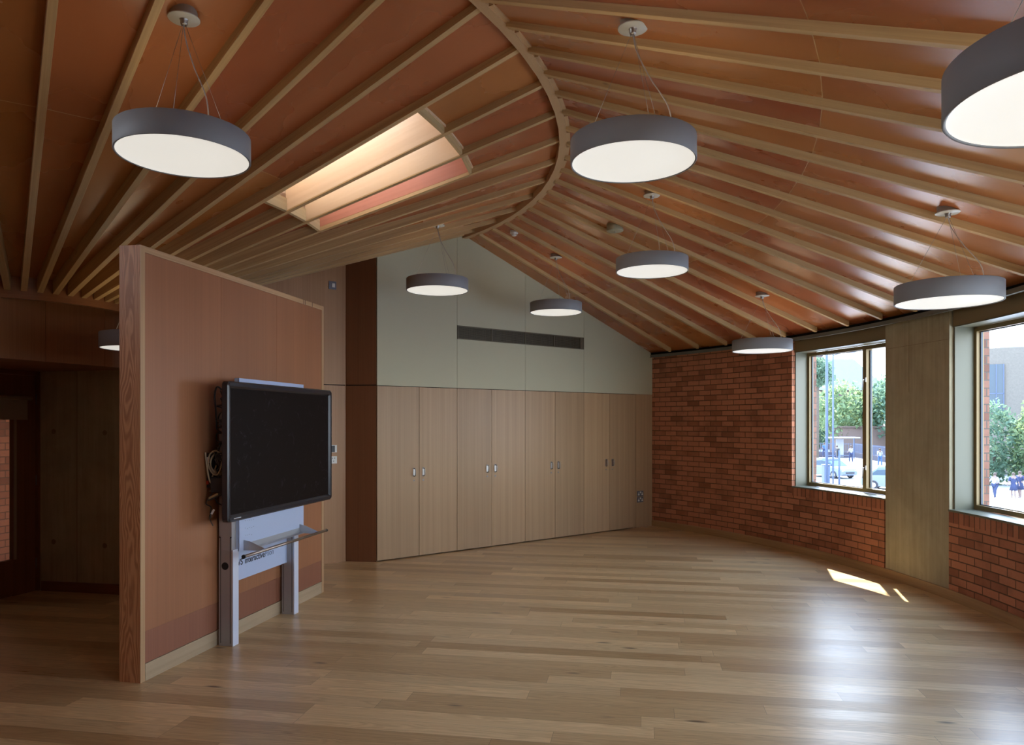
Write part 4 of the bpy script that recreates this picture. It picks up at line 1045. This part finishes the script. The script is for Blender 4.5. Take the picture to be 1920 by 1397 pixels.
# trees
def crown(m, c, rx, ry, rz, n, size, rnd, top=0.0):
    for _ in range(n):
        u, v, w = rnd.gauss(0, 1), rnd.gauss(0, 1), rnd.gauss(0, 1); L = (u * u + v * v + w * w) ** .5; q = rnd.uniform(.72, 1.04)
        bump_ = 1 + .13 * sin(5 * u / L + 3 * w / L) + .10 * sin(7 * v / L + 4 * w / L + 1)
        p = Vector((c[0] + rx * u / L * q * bump_, c[1] + ry * v / L * q * bump_, c[2] + rz * w / L * q * bump_))
        a, b = Vector((rnd.gauss(0, 1), rnd.gauss(0, 1), rnd.gauss(0, 1))).normalized(), Vector((rnd.gauss(0, 1), rnd.gauss(0, 1), rnd.gauss(0, 1))).normalized()
        s_ = size * rnd.uniform(.6, 1.3); m.quad([p - a * s_, p + b * s_ * .6, p + a * s_, p - b * s_ * .6])
def tree(x, y, zc, r, label, mat, n=2600, size=.36, rz=None, seed=1, name='tree', group='trees across the street'):
    rnd = random.Random(seed); t = empty(name, (x, y, ZG), 0, label, 'tree', group); m = MB(); rz = rz or r * .9
    crown(m, (x, y, zc), r, r, rz, int(n * .55), size, rnd)
    for k in range(6): 
        a = k * 1.05 + seed; crown(m, (x + cos(a) * r * .55, y + sin(a) * r * .55, zc + rz * .45 * sin(k * 2.1)), r * .55, r * .55, rz * .5, int(n * .075), size, rnd)
    o = m.build('foliage', mat, t, fix=False)
    m = MB(); m.tube([(x, y, ZG), (x + .1, y, zc - rz * .4), (x, y + .2, zc + rz * .3)], [.28, .2, .06], 8); m.build('trunk', 'bark', t)
tree(47.4, 104, 3.0, 4.6, 'broad light-green tree behind the bus shelter, seen left of the casement', 'leaf_a', 3600, seed=2)
tree(52.6, 101, 3.8, 4.8, 'broad green tree seen through the narrow casement of the first window', 'leaf_b', 3600, seed=3)
tree(58.5, 97, 3.0, 5.0, 'green tree standing furthest right of the row of street trees', 'leaf_a', 2600, seed=6)
tree(30.3, 74, 6.6, 1.7, 'leafy branch-like small tree at the left edge of the first window', 'leaf_b', 1300, .26, seed=4)
tree(46.0, 112, .9, 3.4, 'low tree behind the bus shelter at the left of the first window', 'leaf_b', 1800, seed=5)
hx = [(33.6, 51.8), (36.0, 50.4), (38.4, 49.0), (40.8, 47.6), (43.2, 46.2)]
hl = ['leftmost tall clipped green bush in front of the tan brick building', 'second tall green bush in front of the tan brick building', 'third tall green bush in front of the tan brick building', 'fourth tall green bush beside the tan brick building', 'rightmost tall green bush beyond the second window']
for i, (x, y) in enumerate(hx):
    rnd = random.Random(20 + i); t = empty('hedge_bush', (x, y, ZG), 0, hl[i], 'bush', 'bushes before the tan building'); m = MB()
    crown(m, (x, y, .4), 1.9, 1.5, 2.6, 2600, .17, rnd); crown(m, (x, y, -1.2), 1.8, 1.4, 1.6, 900, .17, rnd)
    m.build('foliage', 'leaf_a' if i % 2 else 'leaf_b', t, fix=False); m = MB(); m.tube([(x, y, ZG), (x, y, .5)], .12, 8); m.build('trunk', 'bark', t)

# cars
def car(x, y, rz, label):
    t = empty('car', (x, y, ZG), rz, label, 'car', 'cars in the street'); ca, sa = cos(rz), sin(rz)
    def w(px, py, pz): return (x + px * ca - py * sa, y + px * sa + py * ca, ZG + pz)
    def sect(px, hw, zb, zt, tw): return [w(px, -hw, zb), w(px, -hw, zt - .12), w(px, -tw, zt), w(px, tw, zt), w(px, hw, zt - .12), w(px, hw, zb)]
    m = MB(); st = [(-2.15, .70, .38, .72, .60), (-2.05, .84, .25, .90, .72), (-1.2, .88, .22, .98, .78), (.6, .88, .22, 1.0, .80), (1.4, .87, .22, .95, .76), (2.0, .82, .25, .78, .68), (2.15, .68, .36, .62, .55)]
    loft(m, [sect(*q) for q in st]); body = m.build('body', 'car_white', t, bevel=.03)
    m = MB(); st = [(-1.75, .70, .92, .96, .62), (-1.15, .74, .92, 1.42, .58), (-.2, .76, .92, 1.50, .60), (.35, .76, .92, 1.46, .58), (1.15, .74, .92, .98, .66)]
    loft(m, [sect(*q) for q in st]); m.build('cabin', 'dark_glass', t)
    m = MB(); st = [(-1.15, .50, 1.42, 1.50, .48), (-.2, .58, 1.46, 1.55, .56), (.4, .50, 1.42, 1.50, .48)]
    loft(m, [sect(q[0], q[1], q[2], q[3] + .04, q[4]) for q in st]); m.build('roof', 'car_white', t)
    for px in (-1.35, 1.30):
        for py in (-.80, .80):
            m = MB(); m.tube([w(px, py - .1, .31), w(px, py + .1, .31)], .31, 18); wh = m.build('wheel', 'tyre', t); m = MB(); m.tube([w(px, py - .105, .31), w(px, py + .105, .31)], .17, 12); m.build('hub_cap', 'silver', wh)
    for py in (-.6, .6):
        m = MB(); m.box(w(2.06, py - .14, .58), Vector((ca, sa, 0)) * .06, Vector((-sa, ca, 0)) * .28, (0, 0, .12)); m.build('headlamp', 'silver', t)
    m = MB(); m.box(w(2.13, -.4, .42), Vector((ca, sa, 0)) * .05, Vector((-sa, ca, 0)) * .8, (0, 0, .12)); m.build('grille', 'black', t)
car(25.9, 60.4, R(-72), 'white car facing the building, partly behind the poles')
car(25.55, 49.2, R(-35), 'pale car at the right edge of the first window, cut off by the column')

# people
def person(x, y, h, face, top, legs, label, skirt=False, stride=.14, arms=.1, hair='hair', cap=False, seed=0, z0=ZG):
    """face: heading in degrees; the figure is one continuous skinned body with clothing over it"""
    s = h / 1.7; t = empty('person', (x, y, z0), R(face), label, 'person', 'people in the street')
    rnd = random.Random(seed); f = rnd.uniform(-.1, .2)
    J = {'pel': (0, 0, .93), 'sp': (0, 0, 1.15), 'ch': (.01, 0, 1.33), 'nk': (.01, 0, 1.47), 'hd': (.02, 0, 1.58), 'tp': (.02, 0, 1.66)}
    for sd, q in (('l', 1), ('r', -1)):
        st = stride * q
        J['hp' + sd] = (0, .095 * q, .90); J['kn' + sd] = (.04 + st * .6, .10 * q, .50); J['an' + sd] = (st, .10 * q, .08); J['to' + sd] = (st + .17, .11 * q, .035)
        J['sh' + sd] = (0, .17 * q, 1.39); J['el' + sd] = (-st * .5 + f * .3, (.23 + arms * .3) * q, 1.12); J['wr' + sd] = (-st * .5 + .10 + f, (.22 + arms) * q, .92 + max(f, 0) * .9); J['ha' + sd] = (-st * .5 + .15 + f * 1.3, (.20 + arms) * q, .84 + max(f, 0) * 1.3)
    Rr = {'pel': .125, 'sp': .115, 'ch': .135, 'nk': .052, 'hd': .088, 'tp': .07}
    for k, r_ in (('hp', .085), ('kn', .058), ('an', .04), ('to', .035), ('sh', .06), ('el', .042), ('wr', .030), ('ha', .034)):
        Rr[k + 'l'] = Rr[k + 'r'] = r_
    E = [('pel', 'sp'), ('sp', 'ch'), ('ch', 'nk'), ('nk', 'hd'), ('hd', 'tp')]
    for sd in 'lr': E += [('pel', 'hp' + sd), ('hp' + sd, 'kn' + sd), ('kn' + sd, 'an' + sd), ('an' + sd, 'to' + sd), ('ch', 'sh' + sd), ('sh' + sd, 'el' + sd), ('el' + sd, 'wr' + sd), ('wr' + sd, 'ha' + sd)]
    def skinned(name, joints, edges, infl, mat, root):
        ks = list(joints); me = bpy.data.meshes.new(name); me.from_pydata([Vector(J[k]) * s for k in ks], [(ks.index(a), ks.index(b)) for a, b in edges], [])
        o = bpy.data.objects.new(name, me); COL.objects.link(o); o.parent = t
        import bmesh
        bm = bmesh.new(); bm.from_mesh(me); ly = bm.verts.layers.skin.verify(); bm.verts.ensure_lookup_table()
        for i, k in enumerate(ks):
            r_ = (Rr[k] + infl) * s; bm.verts[i][ly].radius = (r_, r_); bm.verts[i][ly].use_root = (k == root)
        bm.to_mesh(me); bm.free()
        o.modifiers.new('skin', 'SKIN').use_smooth_shade = True; o.modifiers.new('sub', 'SUBSURF').levels = 1
        me.materials.append(M[mat])
        dg = bpy.context.evaluated_depsgraph_get(); dg.update(); m2 = bpy.data.meshes.new_from_object(o.evaluated_get(dg)); o.modifiers.clear(); o.data = m2
        if not m2.materials: m2.materials.append(M[mat])
        for p_ in m2.polygons: p_.use_smooth = True
        return o
    skinned('body', list(J), E, 0, 'skin', 'pel')
    tk = ['pel', 'sp', 'ch', 'shl', 'ell', 'shr', 'elr']
    skinned('shirt', tk, [('pel', 'sp'), ('sp', 'ch'), ('ch', 'shl'), ('shl', 'ell'), ('ch', 'shr'), ('shr', 'elr')], .022, top, 'sp')
    if skirt:
        m = MB(); m.lathe([(.14 * s, 1.02 * s), (.17 * s, .85 * s), (.235 * s, .56 * s), (.225 * s, .56 * s), (.12 * s, 1.0 * s)], (0, 0, 0), 18); o = m.build('skirt', legs, None); o.parent = t
    else:
        skinned('trousers', ['pel', 'hpl', 'knl', 'anl', 'hpr', 'knr', 'anr'], [('pel', 'hpl'), ('hpl', 'knl'), ('knl', 'anl'), ('pel', 'hpr'), ('hpr', 'knr'), ('knr', 'anr')], .020, legs, 'pel')
    m = MB(); m.lathe([(.0001, .135), (.06, .12), (.098, .07), (.105, .0), (.085, -.05)], (0, 0, 0), 16); m.v = [((.005 + px) * s, py * s, (1.60 + pz) * s) for px, py, pz in m.v]
    o = m.build('hat' if cap else 'hair', 'white_cloth' if cap else hair, None, fix=False); o.parent = t
    m = MB(); m.lathe([(.0001, .02), (.012, .008), (.014, -.02), (.0001, -.03)], (0, 0, 0), 8); m.v = [((.115 + px) * s, py * s, (1.575 + pz) * s) for px, py, pz in m.v]; o = m.build('nose', 'skin', None, fix=False); o.parent = t
PPL = [(28.35, 43.6, 1.50, 200, 'white_cloth', 'navy', 'child in white top at the very left of the group by the bushes', False, False),
       (29.30, 43.4, 1.52, 230, 'navy', 'navy', 'child in navy top and skirt with bare legs, second from the left of the group', True, False),
       (29.95, 43.8, 1.58, 210, 'navy', 'navy', 'child in navy behind the white-topped child, third from the left of the group', True, False),
       (30.15, 42.9, 1.50, 190, 'white_cloth', 'navy', 'child in white top and dark trousers walking in front of the group', False, False),
       (31.55, 43.3, 1.60, 180, 'white_cloth', 'navy', 'child in white top and white hat at the right of the group by the bushes', False, True),
       (31.05, 43.9, 1.50, 170, 'navy', 'navy', 'child in navy half hidden behind the child with the white hat', False, False),
       (36.6, 80.2, 1.78, 100, 'white_cloth', 'navy', 'person in white shirt and dark trousers walking before the bus shelter', False, False),
       (36.05, 82.4, 1.75, 120, 'navy', 'navy', 'person dressed in dark clothes beside the bus shelter', False, False),
       (39.1, 93.0, 1.75, 90, 'blue_cloth', 'navy', 'person in blue top at the left of the bus shelter', False, False),
       (36.25, 73.2, 1.75, 270, 'white_cloth', 'blue_cloth', 'person in white shirt and blue trousers behind the pale car by the column', False, False)]
for i, (x, y, h, fa, tp_, lg_, lb, sk_, cp) in enumerate(PPL):
    person(x, y, h, fa, tp_, lg_, lb, sk_, cap=cp, seed=i, z0=ZG + (.12 if x > 36 or x < 33 and y < 50 and x > 33 else 0))
